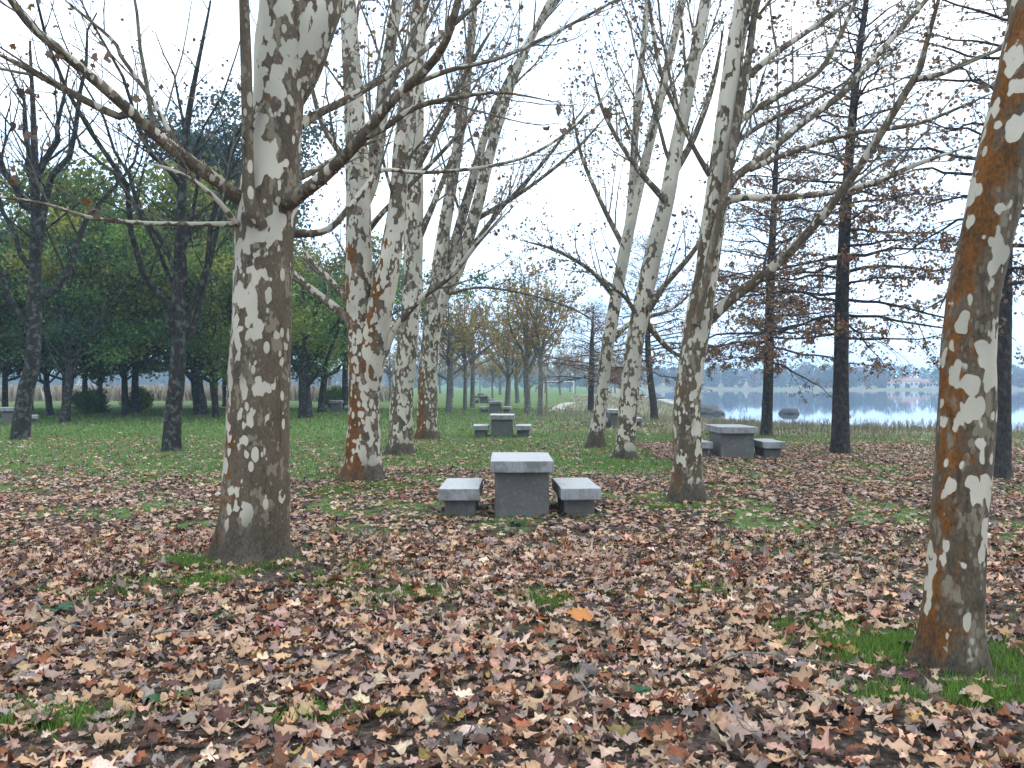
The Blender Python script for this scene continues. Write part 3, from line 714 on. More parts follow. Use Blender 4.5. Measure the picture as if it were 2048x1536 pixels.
plane_tree('plane tree right of the nearest table, leaning right with a long slanting limb', 12.1,
    [(1372, 1008, 39), (1373, 985, 33), (1374, 940, 29), (1374, 880, 28), (1375, 800, 27), (1386, 710, 26), (1399, 630, 27), (1412, 550, 23), (1422, 470, 23), (1432, 400, 23), (1444, 300, 21), (1456, 200, 19), (1470, 100, 18), (1487, 0, 17), (1510, -180, 13)],
    stems=[([(1392, 650, 9, -0.28), (1406, 590, 9, -0.28), (1424, 500, 8.5, -0.28), (1446, 400, 8.5, -0.26), (1468, 280, 8.5, -0.2), (1488, 170, 8, -0.1), (1505, 60, 7, 0), (1520, -60, 6, 0)], 0.22)],
    limbs=[dict(p=[(1408, 645, 14, 0.1), (1435, 622, 14, 0.05), (1470, 592, 12.5, 0), (1540, 540, 11.5, -0.3), (1620, 460, 10.5, -0.6), (1700, 360, 10, -0.9), (1760, 270, 9, -1.2), (1808, 190, 8.5, -1.4), (1838, 140, 8, -1.5), (1852, 90, 6, -1.6), (1880, -10, 4, -1.7)], n=1.3, pale=0.46),
           dict(p=[(1832, 158, 6, -1.5), (1880, 148, 6, -1.5), (1950, 118, 5.5, -1.5), (2060, 75, 4.5, -1.5)], n=1.0),
           dict(p=[(1440, 395, 10, 0), (1470, 355, 10, 0), (1530, 310, 9, 0.2), (1600, 250, 8, 0.4), (1680, 190, 7.5, 0.6), (1740, 125, 7, 0.8), (1800, 60, 6, 1), (1870, -20, 5, 1.2)], n=1.6),
           dict(p=[(1440, 408, 8, -0.1), (1480, 396, 8, -0.2), (1560, 395, 7.5, -0.4), (1660, 385, 7, -0.5), (1750, 365, 6.3, -0.6), (1830, 330, 5.5, -0.7), (1960, 285, 4, -0.8)], n=1.5, pale=0.7),
           dict(p=[(1500, 338, 6.5, 0.1), (1580, 305, 6.2, 0.2), (1700, 268, 5.5, 0.3), (1840, 245, 4.8, 0.4), (2000, 180, 3.5, 0.5)], n=1.5),
           dict(p=[(1460, 260, 7.5, 0.1), (1500, 225, 7.5, 0.3), (1560, 190, 7, 0.5), (1640, 140, 6, 0.8), (1690, 50, 5, 1), (1725, -30, 4, 1.2)], n=1.7),
           dict(p=[(1470, 175, 8, 0.1), (1510, 140, 8, 0.2), (1560, 100, 7, 0.4), (1640, 45, 6, 0.6), (1730, -20, 4.5, 0.8)], n=1.7, pale=0.6),
           dict(p=[(1420, 350, 6, -0.2), (1390, 300, 5.5, -0.3), (1350, 215, 5, -0.4), (1318, 130, 4.5, -0.5), (1298, 0, 3.5, -0.6)], n=1.3),
           dict(p=[(1445, 300, 6, 0.3), (1540, 240, 5, 0.9), (1620, 205, 4, 1.3), (1730, 140, 3, 1.6)], n=1.8)],
    lich=0.6, lw=0.88, knots=[(1372, 842, 27, 0.07)], seed=17, leaves=1300, pale=(0.50, 0.80), crown_n=4, low_top=0.28)

plane_tree('slim pale plane tree leaning right, left of the long-limbed leaning plane', 19.2,
    [(1248, 920, 23), (1250, 895, 20), (1258, 800, 19), (1268, 700, 18), (1287, 600, 18.5), (1309, 500, 17), (1333, 400, 16), (1352, 300, 14), (1373, 200, 13), (1392, 100, 12), (1412, 0, 11), (1440, -150, 8)],
    limbs=[dict(p=[(1296, 620, 6.5, -0.2), (1330, 570, 6, -0.4), (1385, 505, 5, -0.6), (1440, 420, 4, -0.9)], n=1.8, pale=0.3),
           dict(p=[(1345, 350, 7, 0.1), (1390, 270, 6, 0.2), (1428, 160, 5, 0.3), (1448, 50, 4, 0.4)], n=2),
           dict(p=[(1288, 640, 6, 0.2), (1340, 700, 4.5, 0.3), (1400, 730, 3.5, 0.4)], n=2),
           dict(p=[(1280, 640, 4.5, -0.1), (1245, 590, 4, -0.3), (1180, 540, 3.2, -0.5), (1120, 500, 2, -0.7)], n=2.2),
           dict(p=[(1330, 400, 6, -0.2), (1270, 330, 5, -0.4), (1210, 230, 4, -0.5), (1180, 120, 3, -0.6)], n=2.2)],
    lich=0.35, seed=21, leaves=2000, pale=(0.66, 0.82), crown_n=8, low_top=0.25)

plane_tree('slimmest pale plane tree, leaning right beside the table half hidden by two trunks', 23.0,
    [(1190, 895, 20), (1193, 870, 16), (1202, 800, 12.5), (1214, 700, 12), (1231, 600, 12), (1250, 500, 11.5), (1272, 400, 10), (1308, 250, 9), (1343, 100, 8), (1370, -20, 7)],
    stems=[[(1250, 510, 7.5, 0), (1262, 400, 7.5, 0), (1272, 250, 7, 0), (1286, 100, 6, 0), (1298, -30, 5, 0)]],
    limbs=[dict(p=[(1235, 600, 5, 0), (1180, 540, 4.5, -0.2), (1110, 500, 3.5, -0.4), (1040, 480, 2.5, -0.6)], n=2.6),
           dict(p=[(1250, 500, 5, 0.2), (1200, 400, 4.5, 0.3), (1160, 300, 3.5, 0.4), (1140, 180, 2.5, 0.5)], n=2.6),
           dict(p=[(1215, 690, 5, 0), (1270, 640, 4.5, 0.3), (1340, 620, 3.5, 0.6), (1410, 560, 2.5, 0.8)], n=2.4)],
    lich=0.15, seed=26, leaves=2400, pale=(0.70, 0.84), crown_n=8, low_top=0.45)

plane_tree('plane trunk at the right edge with broad orange lichen, closest of all', 5.0,
    [(1900, 1342, 66), (1901, 1310, 62), (1903, 1250, 59), (1914, 1100, 55), (1925, 950, 54), (1934, 800, 53), (1936, 700, 51), (1945, 600, 49), (1965, 500, 49), (1988, 400, 51), (2012, 300, 53), (2036, 200, 50), (2056, 100, 48), (2076, 0, 46), (2110, -200, 42), (2160, -600, 34), (2200, -1000, 26)],
    limbs=[dict(p=[(2050, 80, 12, 0), (2000, -80, 11, 0.3), (1900, -250, 9, 0.6), (1780, -420, 6, 1)], n=1.5)],
    lich=0.92, ldir=(-0.85, -0.45), seed=31, leaves=60, pale=(0.50, 0.67), crown_n=1, low_top=0.2, lich_h=(0, 9), wpale=0.0,
    knots=[(1932, 1185, 56, 0.05), (1940, 640, 50, 0.045)])

# ------------------------------------------------------------------ pin oaks on the lake side
OAK_LEAF = [(4, (0.22, 0.13, 0.085)), (3, (0.30, 0.175, 0.10)), (2, (0.15, 0.10, 0.075)), (1.2, (0.34, 0.15, 0.07)), (0.8, (0.28, 0.21, 0.09))]
def pin_oak(label, Y0, trunk, seed, H, nprim, z0, Lmax, leaves, thick=1.0, sec=11):
    rng = np.random.default_rng(seed)
    bp = P(trunk[0][0], trunk[0][1], Y0); bp[2] = float(height(bp[0], bp[1]))
    root = thing('pin_oak', label, 'tree', bp, 0, 'dark pin oaks on the lake shore')
    rw = np.array([[*P(r[0], r[1], Y0), r[2] / F * Y0] for r in trunk]); rw[0, 2] = bp[2] - 0.1
    top = rw[-1].copy(); top[2] = bp[2] + H; top[3] = 0.015; top[0] += 0.1
    rw = np.vstack([rw, top])
    mb = MB(); tp, tr = trunk_tube(mb, rw, bp, 16, 0, 0.2, seed, 0.3); mb.build('trunk', M_OAK, root)
    hs = tp[:, 2] - bp[2]
    hz = z0 + (H - z0 - 0.3) * (np.arange(nprim) + rng.uniform(0, 1, nprim)) / nprim
    pos = np.stack([np.interp(hz, hs, tp[:, c]) for c in range(3)], 1)
    az = np.arange(nprim) * 2.39996 + rng.normal(0, 0.4, nprim)
    u = (hz - z0) / (H - z0)
    ln = Lmax * (1 - u) ** 0.75 * rng.uniform(0.65, 1.1, nprim) * (0.75 + 0.25 * sstep(0, 0.12, u)) + 0.25
    el = np.radians(lerp(-4, 48, u ** 1.1) + rng.normal(0, 6, nprim))
    D = np.stack([np.cos(az) * np.cos(el), np.sin(az) * np.cos(el), np.sin(el)], 1)
    K = 9; s = np.linspace(0, 1, K)[None, :, None]
    wob = np.cumsum(rng.normal(0, 0.018, (nprim, K, 3)), 1); wob -= wob[:, :1]
    c1 = pos[:, None] + ln[:, None, None] * (D[:, None] * s + np.array([0, 0, -0.10])[None, None] * s ** 2 + wob)
    r1 = (0.012 + 0.008 * ln)[:, None] * thick * (1 - 0.8 * np.linspace(0, 1, K)[None])
    mb = MB(); V, f, _ = tubes(c1, r1, 5); mb.add(V - bp, [f], 0, True)
    c2, r2 = grow(c1, r1, sec, rng, 0.12, 1.0, (35, 65), (0.5, 1.5), 0.55, 6, 0.5, 0.003, -0.08, 0.07, 0.75)
    V, f, _ = tubes(c2, r2, 3); mb.add(V - bp, [f], 0, True)
    c3, r3 = grow(c2, r2, 5, rng, 0.15, 1.0, (30, 65), (0.2, 0.6), 0.4, 4, 0.6, 0.0022, -0.1, 0.10, 0.5)
    V, f, _ = tubes(c3, r3, 3); mb.add(V - bp, [f], 0, True)
    tps = c3[:, 1:].reshape(-1, 3)
    wgt = 1.15 - sstep(0.2, 0.75, (tps[:, 2] - bp[2]) / H); wgt = wgt * (0.25 + 1.5 * (fbm(tps[:, 0] * 0.9 + tps[:, 1], tps[:, 2] * 1.2, seed) > 0.5)); wgt /= wgt.sum()
    p = tps[rng.choice(len(tps), leaves, p=wgt)] + rng.normal(0, 0.035, (leaves, 3)) - bp
    stamp(mb, SIMPLE_LEAF, p, rot_any(leaves, rng), rng.uniform(0.045, 0.09, leaves), pick_cols(leaves, rng, OAK_LEAF, 0.25), 1)
    mb.build('crown', [M_OAK, M_LEAF], root)
    return root
oak = pin_oak('dark straight pin oak by the lake, right of the shore table', 20.7, [(1680, 908, 21), (1680, 880, 18), (1682, 750, 15), (1684, 600, 13.5), (1690, 450, 11.5), (1700, 300, 9), (1716, 120, 7), (1735, -20, 5)], 41, 13.0, 84, 2.6, 3.9, 13000)
pin_oak('thinner dark pin oak directly behind the shore table', 28.0, [(1532, 872, 14), (1533, 850, 11.5), (1537, 750, 10), (1540, 600, 9), (1546, 450, 7), (1552, 330, 5)], 43, 10.5, 74, 2.3, 4.4, 13000)
pin_oak('dark pin oak showing behind the trunk at the right edge', 15.2, [(1998, 958, 24), (2000, 930, 20), (2003, 800, 18), (2006, 600, 16), (2014, 400, 13), (2030, 150, 9), (2045, -50, 6)], 47, 12.0, 56, 3.2, 3.4, 3000)
pin_oak('small crooked pin oak on the bank between the leaning planes', 43.0, [(1309, 838, 9), (1307, 810, 7.5), (1301, 760, 6.5), (1296, 700, 6), (1296, 600, 5), (1300, 500, 4)], 49, 9.0, 52, 2.4, 4.2, 6000)
pin_oak('distant russet pin oak with wide spread crown in the dry meadow', 58.0, [(1182, 823, 7), (1182, 800, 6), (1183, 740, 5.5), (1184, 680, 4)], 53, 7.0, 50, 2.0, 5.0, 11000)

# ------------------------------------------------------------------ dark bare trees and the green grove on the left
def vase_tree(label, name, loc, seed, H, r0, nlimb, fork, leaves, leaf_cols, mat_b, leaf_mat, leaf_size, spread=(18, 40), lean=(0, 0), sec=9, ter=4,
              clump=0, group=None, cat='tree', crown_bias=0.0, leafz=0.0, simple=True):
    rng = np.random.default_rng(seed)
    root = thing(name, label, cat, loc, 0, group)
    zf = H * fork
    rw = np.array([[0, 0, -0.12, r0 * 1.25], [0, 0, 0.12, r0 * 1.1], [lean[0] * 0.4, lean[1] * 0.4, zf * 0.5, r0 * 0.95], [lean[0], lean[1], zf, r0 * 0.85],
                   [lean[0] * 1.3 + rng.normal(0, .15), lean[1], H * 0.62, r0 * 0.45], [lean[0] * 1.5 + rng.normal(0, .3), lean[1], H * 0.93, r0 * 0.12]])
    mb = MB(); tp, tr = trunk_tube(mb, rw, np.zeros(3), 14, 0, 0.25, seed, 0.3, None, 0.14); 
    t = rng.uniform(0, 1, nlimb); zz = zf * 0.85 + (H * 0.55 - zf * 0.85) * np.sort(t) ** 1.2
    pos = np.stack([np.interp(zz, tp[:, 2], tp[:, c]) for c in range(3)], 1)
    az = np.arange(nlimb) * 2.39996 + rng.normal(0, 0.5, nlimb) + seed
    inc = np.radians(rng.uniform(*spread, nlimb))
    D = np.stack([np.cos(az) * np.sin(inc), np.sin(az) * np.sin(inc), np.cos(inc)], 1)
    ln = np.maximum((H - zz) / np.cos(inc) ** 0.6 * rng.uniform(0.6, 0.95, nlimb), 1.0)
    K = 10; s = np.linspace(0, 1, K)[None, :, None]
    wob = np.cumsum(rng.normal(0, 0.022, (nlimb, K, 3)), 1); wob -= wob[:, :1]
    c1 = pos[:, None] + ln[:, None, None] * (D[:, None] * s + np.array([0, 0, 0.06]) * s ** 2 + wob)
    r1 = r0 * rng.uniform(0.32, 0.55, nlimb)[:, None] * (1 - 0.85 * np.linspace(0, 1, K)[None])
    V, f, _ = tubes(c1, r1, 7); mb.add(V, [f], 0, True); mb.build('trunk', mat_b, root)
    mb = MB()
    pc = np.concatenate([c1, resample(tp[len(tp) // 3:], tr[len(tp) // 3:], K)[0][None]]); rc = np.concatenate([r1, resample(tp[len(tp) // 3:], tr[len(tp) // 3:], K)[1][None]])
    c2, r2 = grow(pc, rc, sec, rng, 0.15, 1.0, (25, 60), (0.9 * H / 9, 2.3 * H / 9), 0.5, 7, 0.45, 0.006, 0.1, 0.09)
    V, f, _ = tubes(c2, r2, 4); mb.add(V, [f], 0, True)
    c3, r3 = grow(c2, r2, ter, rng, 0.15, 1.0, (25, 60), (0.35, 1.0), 0.4, 5, 0.55, 0.004, 0.1, 0.12)
    V, f, _ = tubes(c3, r3, 3); mb.add(V, [f], 0, True)
    tps = np.concatenate([c3[:, 2:].reshape(-1, 3), c2[:, 4:].reshape(-1, 3)])
    if leaves:
        if clump:
            cs = tps[rng.choice(len(tps), clump)]; ci = rng.integers(0, clump, leaves)
            p = cs[ci] + rng.normal(0, 1, (leaves, 3)) * np.array([0.55, 0.55, 0.30]) * H / 10
            col = pick_cols(clump, rng, leaf_cols, 0.18)[ci] * rng.lognormal(0, 0.2, (leaves, 1))
        else:
            w = np.exp(-leafz * tps[:, 2] / H); w /= w.sum()
            p = tps[rng.choice(len(tps), leaves, p=w)] + rng.normal(0, 0.05, (leaves, 3)); col = pick_cols(leaves, rng, leaf_cols, 0.22)
        keep = p[:, 2] > 1.3
        p = p[keep]; col = col[keep]; m_ = len(p)
        stamp(mb, SIMPLE_LEAF, p, rot_any(m_, rng), rng.uniform(*leaf_size, m_), col, 1)
    mb.build('crown', [mat_b, leaf_mat], root)
    return root

GREENS = [(3, (0.06, 0.125, 0.03)), (3, (0.10, 0.18, 0.04)), (2, (0.15, 0.235, 0.05)), (1.2, (0.20, 0.23, 0.04)), (0.7, (0.26, 0.23, 0.04)), (1.2, (0.03, 0.07, 0.035))]
YGREEN = [(2, (0.07, 0.11, 0.022)), (3, (0.13, 0.17, 0.03)), (3, (0.20, 0.225, 0.04)), (1.5, (0.28, 0.25, 0.04)), (1, (0.05, 0.08, 0.025))]
BLUEG = [(3, (0.035, 0.06, 0.04)), (2, (0.05, 0.075, 0.045)), (1, (0.07, 0.09, 0.05))]
FEW = [(3, (0.16, 0.09, 0.05)), (2, (0.22, 0.13, 0.05)), (2, (0.09, 0.06, 0.04))]
OLIVE = [(3, (0.32, 0.27, 0.09)), (3, (0.36, 0.22, 0.10)), (2, (0.24, 0.25, 0.08)), (1.5, (0.28, 0.15, 0.09)), (1.6, (0.48, 0.37, 0.08)), (1.2, (0.46, 0.17, 0.05))]
def gl(px, Y): x, y, z = gp(px, Y); return (x, y, z)
GD = 'dark bare trees of the left grove'; GG = 'green crowned trees of the left grove'
L1 = vase_tree('tall dark lichened tree at the far left edge with upright bare stems', 'dark_tree', gl(40, 25.8), 61, 12.5, 0.25, 8, 0.22, 160, FEW, M_DARK, M_LEAF, (0.06, 0.11), (8, 30), (0.4, 0), 10, 5, 0, GD)
L2 = vase_tree('dark lichened tree at the grass edge, left of the thickest plane', 'dark_tree', gl(343, 21.0), 63, 11.5, 0.20, 8, 0.19, 140, FEW, M_DARK, M_LEAF, (0.06, 0.11), (10, 36), (0.15, 0), 10, 5, 0, GD)
L3 = vase_tree('dark tree with low spreading limbs between the two front dark trees', 'dark_tree', gl(130, 37.5), 65, 8.5, 0.19, 10, 0.26, 8000, GREENS, M_DARK, M_GREEN, (0.1, 0.17), (25, 62), (0.2, 0), 9, 4, 40, GD)
L4 = dup(L3, gl(250, 47), 2.1, 0.95, 'dark V-forked tree beside the clipped green bush', GD)
L5 = vase_tree('thick black trunked tree dividing low, left of the thickest plane trunk', 'dark_tree', gl(402, 46.5), 67, 8.5, 0.36, 9, 0.2, 8000, GREENS, M_DARK, M_GREEN, (0.1, 0.18), (22, 55), (-0.2, 0), 9, 4, 50, GD)
dup(L3, gl(432, 43.5), 4.0, 0.9, 'slim dark tree just left of the thickest plane trunk', GD)
dup(L5, gl(612, 42), 1.3, 0.85, 'dark trunked tree just right of the thickest plane trunk', GD)
dup(L3, gl(642, 51), 0.6, 1.05, 'paler trunked tree beside the shaded far table', GD)
dup(L3, gl(200, 52), 5.2, 0.8, 'thin dark tree standing in front of the left green bush', GD)
dup(L3, gl(100, 46), 3.3, 0.85, 'dark tree rising behind the far left lichened trunk', GD)
dup(L5, gl(-60, 40), 2.6, 1.0, 'dark tree reaching in from beyond the left frame edge', GD)
G1 = vase_tree('round yellow green tree at the middle of the left grove', 'green_tree', gl(270, 50), 71, 13.6, 0.2, 13, 0.24, 42000, YGREEN, M_DARK, M_GREEN, (0.14, 0.27), (25, 78), (0, 0), 9, 3, 260, GG)
G2 = vase_tree('dense dark green tree low behind the far left trunk', 'green_tree', gl(60, 54), 73, 11.5, 0.19, 13, 0.22, 38000, GREENS, M_DARK, M_GREEN, (0.14, 0.27), (25, 80), (0, 0), 9, 3, 260, GG)
dup(G1, gl(430, 56), 1.9, 0.9, 'green tree directly behind the thickest plane trunk', GG)
dup(G2, gl(-80, 47), 0.7, 1.0, 'green tree cut off by the left frame edge', GG)
dup(G2, gl(170, 62), 2.9, 1.0, 'green tree filling the gap between the far left and middle trees', GG)
dup(G2, gl(500, 52), 1.4, 0.8, 'dark green tree close behind the thickest plane trunk', GG)
dup(G2, gl(130, 48), 5.1, 0.85, 'dark green tree between the two front dark trees', GG)
dup(G2, gl(10, 44), 2.2, 0.8, 'low green tree behind the trunk at the far left edge', GG)
dup(G2, gl(560, 60), 4.4, 0.95, 'green tree right of the thickest plane trunk, low and dark', GG)
dup(G1, gl(350, 44), 4.1, 0.72, 'lower yellow green tree behind the grass edge trunk', GG)
vase_tree('tall blue green tree towering behind the left grove', 'tall_tree', gl(455, 66), 77, 21.0, 0.35, 10, 0.3, 30000, BLUEG, M_DARK, M_GREEN, (0.16, 0.34), (14, 40), (0, 0), 9, 3, 200)
B1 = vase_tree('bare grey leafless tree behind the left grove', 'bare_tree', gl(610, 66), 79, 12, 0.22, 10, 0.25, 300, OLIVE, M_DARK, M_LEAF, (0.08, 0.14), (15, 42), (0, 0), 10, 5, 0, 'leafless trees behind the planes')
dup(B1, gl(690, 58), 2.0, 0.95, 'leafless grey tree seen between the thickest plane and the forked plane', 'leafless trees behind the planes')

# ------------------------------------------------------------------ young trees up the park
GY = 'young autumn trees up the park'
Y1 = vase_tree('young autumn tree with forked trunk, left of the pair beyond the tables', 'young_tree', gl(1056, 49), 81, 8.3, 0.17, 10, 0.28, 3200, OLIVE, M_GREY, M_LEAF, (0.08, 0.16), (18, 48), (-0.1, 0), 9, 4, 0, GY, leafz=1.2)
Y2 = vase_tree('young autumn tree with forked trunk, right of the pair beyond the tables', 'young_tree', gl(1080, 46), 83, 8.0, 0.13, 10, 0.3, 3200, OLIVE, M_GREY, M_LEAF, (0.08, 0.16), (20, 50), (0.05, 0), 9, 4, 0, GY, leafz=1.2)
dup(Y1, gl(898, 51), 2.2, (1.15, 1.15, 0.85), 'slim tree with yellow leaves right behind the V-shaped plane', GY)
dup(Y2, gl(930, 55), 1.2, 0.95, 'pale stemmed tree left of the row of far tables', GY)
dup(Y1, gl(1015, 68), 4.0, (1.2, 1.2, 0.95), 'small tree beyond the third table in the row', GY)
dup(Y2, gl(945, 62), 5.0, (1.25, 1.25, 1.05), 'tree standing over the far tables, yellow leaved', GY)
rng = np.random.default_rng(5)
far_spots = [(870, 90), (905, 110), (985, 95), (1035, 80), (1050, 120), (1120, 135), (1150, 150), (1000, 140), (930, 150), (880, 160), (960, 170), (840, 120), (780, 90), (740, 110),
             (700, 85), (800, 140), (1090, 175), (1190, 170), (1230, 190), (1140, 200), (1060, 210), (1250, 220), (1275, 180), (660, 100), (620, 120), (1020, 185)]
for k, (px, Y) in enumerate(far_spots):
    dup(Y1 if k % 2 else Y2, gl(px, Y), rng.uniform(0, 6.28), (lambda a, c: (a, a, c))(rng.uniform(0.8, 1.35), rng.uniform(0.7, 1.2)), 'small hazy tree in the far rows up the park', 'hazy trees in the far rows')

# ------------------------------------------------------------------ bushes, posts, goal, rocks, houses
def bush(label, px, Y, w, h, seed, cols):
    rng = np.random.default_rng(seed); x, y, z = gp(px, Y); r = thing('green_bush', label, 'bush', (x, y, z), 0, 'green bushes of the left grove')
    mb = MB(); st = np.zeros((9, 5, 3)); d = unit(rng.normal(size=(9, 3)) * np.array([1, .6, .2]) + np.array([0, 0, .9]))
    st = d[:, None] * np.linspace(0, h * 0.85, 5)[None, :, None]
    V, f, _ = tubes(st, np.full((9, 5), 0.02), 4); mb.add(V, [f], 0, True); mb.build('stem', M_DARK, r)
    mb = MB(); nn = 5500; cs = rng.normal(size=(40, 3)); cs = unit(cs) * rng.uniform(0.5, 1, (40, 1)) * np.array([w / 2, w / 2.6, h / 2]) * 0.85 + np.array([0, 0, h * 0.5])
    ci = rng.integers(0, 40, nn); p = cs[ci] + rng.normal(0, 0.16, (nn, 3)); p[:, 2] = np.abs(p[:, 2])
    stamp(mb, SIMPLE_LEAF, p, rot_any(nn, rng), rng.uniform(0.07, 0.14, nn), pick_cols(40, rng, cols, 0.2)[ci] * rng.lognormal(0, .2, (nn, 1)))
    mb.build('foliage', M_GREEN, r)
DG = [(3, (0.09, 0.19, 0.03)), (2, (0.13, 0.24, 0.04)), (1, (0.22, 0.28, 0.04))]
YG = [(2, (0.14, 0.23, 0.02)), (3, (0.24, 0.32, 0.03)), (1, (0.36, 0.36, 0.05))]
bush('broad dark green bush between dark trunks on the left', 183, 50, 2.5, 1.35, 3, DG)
bush('yellower compact green bush right of the broad one', 275, 51, 1.5, 1.4, 4, YG)
bush('low dull bush beneath the leafless trees at centre left', 672, 60, 2.6, 1.5, 6, DG)

def box(mb, c, s):
    c = np.array(c); s = np.array(s) / 2
    V = np.array([[sx, sy, sz] for sx in (-1, 1) for sy in (-1, 1) for sz in (-1, 1)]) * s + c
    mb.add(V, [np.array([[0, 1, 3, 2], [4, 6, 7, 5], [0, 4, 5, 1], [2, 3, 7, 6], [0, 2, 6, 4], [1, 5, 7, 3]])], 0, False); return mb
x, y, z = gp(1093, 46)
mb = MB(); hts = np.linspace(-0.1, 2.0, 9); Pt = np.stack([0.01 * np.sin(hts * 2), hts * 0.01, hts], 1)
V, f, _ = tubes(Pt[None], np.linspace(0.055, 0.045, 9)[None], 10); mb.add(V, [f])
V, f, _ = tubes(np.array([[[0.018, 0.02, 2.0], [0.018, 0.02, 2.03], [0.018, 0.02, 2.04]]]), np.array([[0.045, 0.035, 0.001]]), 10); mb.add(V, [f])
tag(mb.build('wooden_post', M_POLE, None, (x, y, z)), 'slim reddish wooden post right of the paired young trees', 'post')
x, y, z = gp(1120, 165); goal = thing('goal_frame', 'small white football goal far off across the meadow', 'goal', (x, y, z))
for s in (-1, 1):
    box(MB(), (s * 2.6, 0, 1.1), (0.14, 0.14, 2.2)).build('goal_post', M_WHITE, goal)
box(MB(), (0, 0, 2.27), (5.34, 0.14, 0.14)).build('crossbar', M_WHITE, goal)

def rock(mb, c, s, seed, mat=0):
    import bmesh
    bm = bmesh.new(); bmesh.ops.create_icosphere(bm, subdivisions=4, radius=1)
    V = np.array([v.co[:] for v in bm.verts]); f = np.array([[v.index for v in q.verts] for q in bm.faces]); bm.free()
    d = 0.75 + 0.55 * fbm(V[:, 0] * 1.4 + seed * 7, V[:, 1] * 1.4 + V[:, 2] * 1.9, seed, 4) + 0.12 * fbm(V[:, 0] * 5 + seed, V[:, 2] * 6 + V[:, 1] * 5, seed + 2, 2)
    V = V * d[:, None]; V[:, 2] = np.maximum(V[:, 2], -0.35)
    mb.add(V * np.array(s) + np.array(c), [f], mat, True); return mb
def rock_at(px, py, Y, s, seed, label, mat=M_ROCK, zoff=0.0):
    p = P(px, py, Y); mb = rock(MB(), (0, 0, 0), s, seed)
    o = mb.build('shore_rock', mat, None, (p[0], p[1], max(float(height(p[0], p[1])), WATER_Z) + zoff)); tag(o, label, 'rock', 'rocks along the lake shore'); return o
rock_at(1578, 830, 80, (0.9, 0.7, 0.46), 23, 'lone boulder standing out in the lake water', zoff=0.05)
rock_at(1408, 818, 82, (1.7, 1.2, 0.75), 7, 'big dark rock at the tip of the shore')
rock_at(1432, 824, 79, (0.7, 0.6, 0.35), 9, 'small dark rock at the water side of the big dark one')
rock_at(1385, 806, 96, (1.2, 0.9, 0.6), 11, 'dark rock farther back behind the shore tip')
rock_at(1325, 795, 128, (1.9, 1.2, 0.45), 13, 'pale flat rock on the far bank left of the leaning plane', M_SAND)
rock_at(1338, 799, 120, (1.2, 0.9, 0.4), 15, 'smaller pale rock beside the flat one on the far bank', M_SAND)
rock_at(1310, 791, 140, (1.5, 1.0, 0.5), 17, 'grey rock left of the pale flat one on the bank')
x, y, z = gp(1172, 37); mb = rock(MB(), (0, 0, 0), (0.22, 0.16, 0.13), 19)
tag(mb.build('ground_stone', M_ROCK, None, (x, y, z)), 'small dark stone lying in the leaves left of the slimmest plane', 'stone')

def house(label, px, Y, w, d, h, rz, rf=2.0):
    x, y, z = gp(px, Y); r = thing('lakeside_house', label, 'house', (x, y, max(z, 0)), rz, 'white houses across the lake')
    box(MB(), (0, 0, h / 2 - 0.5), (w, d, h + 1)).build('wall', M_WALL, r)
    mb = MB(); o = 0.5; W2, D2 = w / 2 + o, d / 2 + o
    V = np.array([[-W2, -D2, h], [W2, -D2, h], [W2, D2, h], [-W2, D2, h], [-W2 * 0.75, 0, h + rf], [W2 * 0.75, 0, h + rf]])
    mb.add(V, [np.array([[0, 1, 5, 4], [2, 3, 4, 5]]), np.array([[1, 2, 5], [3, 0, 4]]), np.array([[3, 2, 1, 0]])], 0, False)
    rr = mb.build('roof', M_ROOF, r); box(MB(), (w * 0.2, 0.6, h + rf * 0.8), (0.8, 0.6, 1.6)).build('chimney', M_WALL, rr)
    for k in (-0.3, 0.02, 0.3):
        box(MB(), (k * w, -d / 2 - 0.03, h * 0.55), (1.1, 0.1, 1.3)).build('window', M_GLASS, r)
house('white house with red roof across the lake, largest of the shore houses', 1815, 482, 10, 7, 3.8, 0.15, 1.9)
house('low white house left of the largest house across the lake', 1785, 486, 8, 6, 2.8, -0.2, 1.4)
house('small white house right of the largest house across the lake', 1850, 484, 6, 5, 2.8, 0.1, 1.3)

# far woods across the lake and behind the left fields: one mass
mb = MB(); rng = np.random.default_rng(99)
FARW = [(3, (0.035, 0.055, 0.028)), (2, (0.05, 0.07, 0.03)), (1.5, (0.12, 0.075, 0.05)), (1, (0.15, 0.095, 0.07)), (1, (0.09, 0.09, 0.04))]
ntr = 900
xx = rng.uniform(-420, 620, ntr); yy = np.where(rng.uniform(size=ntr) < 0.45, far_shore(xx) + rng.uniform(14, 40, ntr), rng.uniform(500, 720, ntr))
yy = np.where(xx < 60, rng.uniform(430, 640, ntr), yy)
hh = rng.uniform(6, 11.5, ntr) * (0.8 + 0.6 * fbm(xx * 0.02, yy * 0.02, 4)); cc = pick_cols(ntr, rng, FARW, 0.2)
house_gap = (np.abs(xx / np.maximum(yy, 1) - 0.447) < 0.03) & (yy < 500)
hh = np.where(house_gap, 2.0, hh)
npf = 210
ci = np.repeat(np.arange(ntr), npf); u = unit(rng.normal(size=(ntr * npf, 3))) * rng.uniform(0.55, 1, (ntr * npf, 1)) ** 0.5
cl_ = 0.78 + 0.45 * fbm(u[:, 0] * 2 + ci * 3.3, u[:, 2] * 2 + u[:, 1], 14, 2)
p = u * cl_[:, None] * np.stack([hh[ci] * 0.38, hh[ci] * 0.38, hh[ci] * 0.48], 1)
p += np.stack([xx[ci], yy[ci], height(xx, yy)[ci] + hh[ci] * 0.5], 1)
stamp(mb, SIMPLE_LEAF, p, rot_any(len(p), rng), rng.uniform(0.7, 1.7, len(p)), cc[ci] * rng.lognormal(0, 0.25, (len(p), 1)))
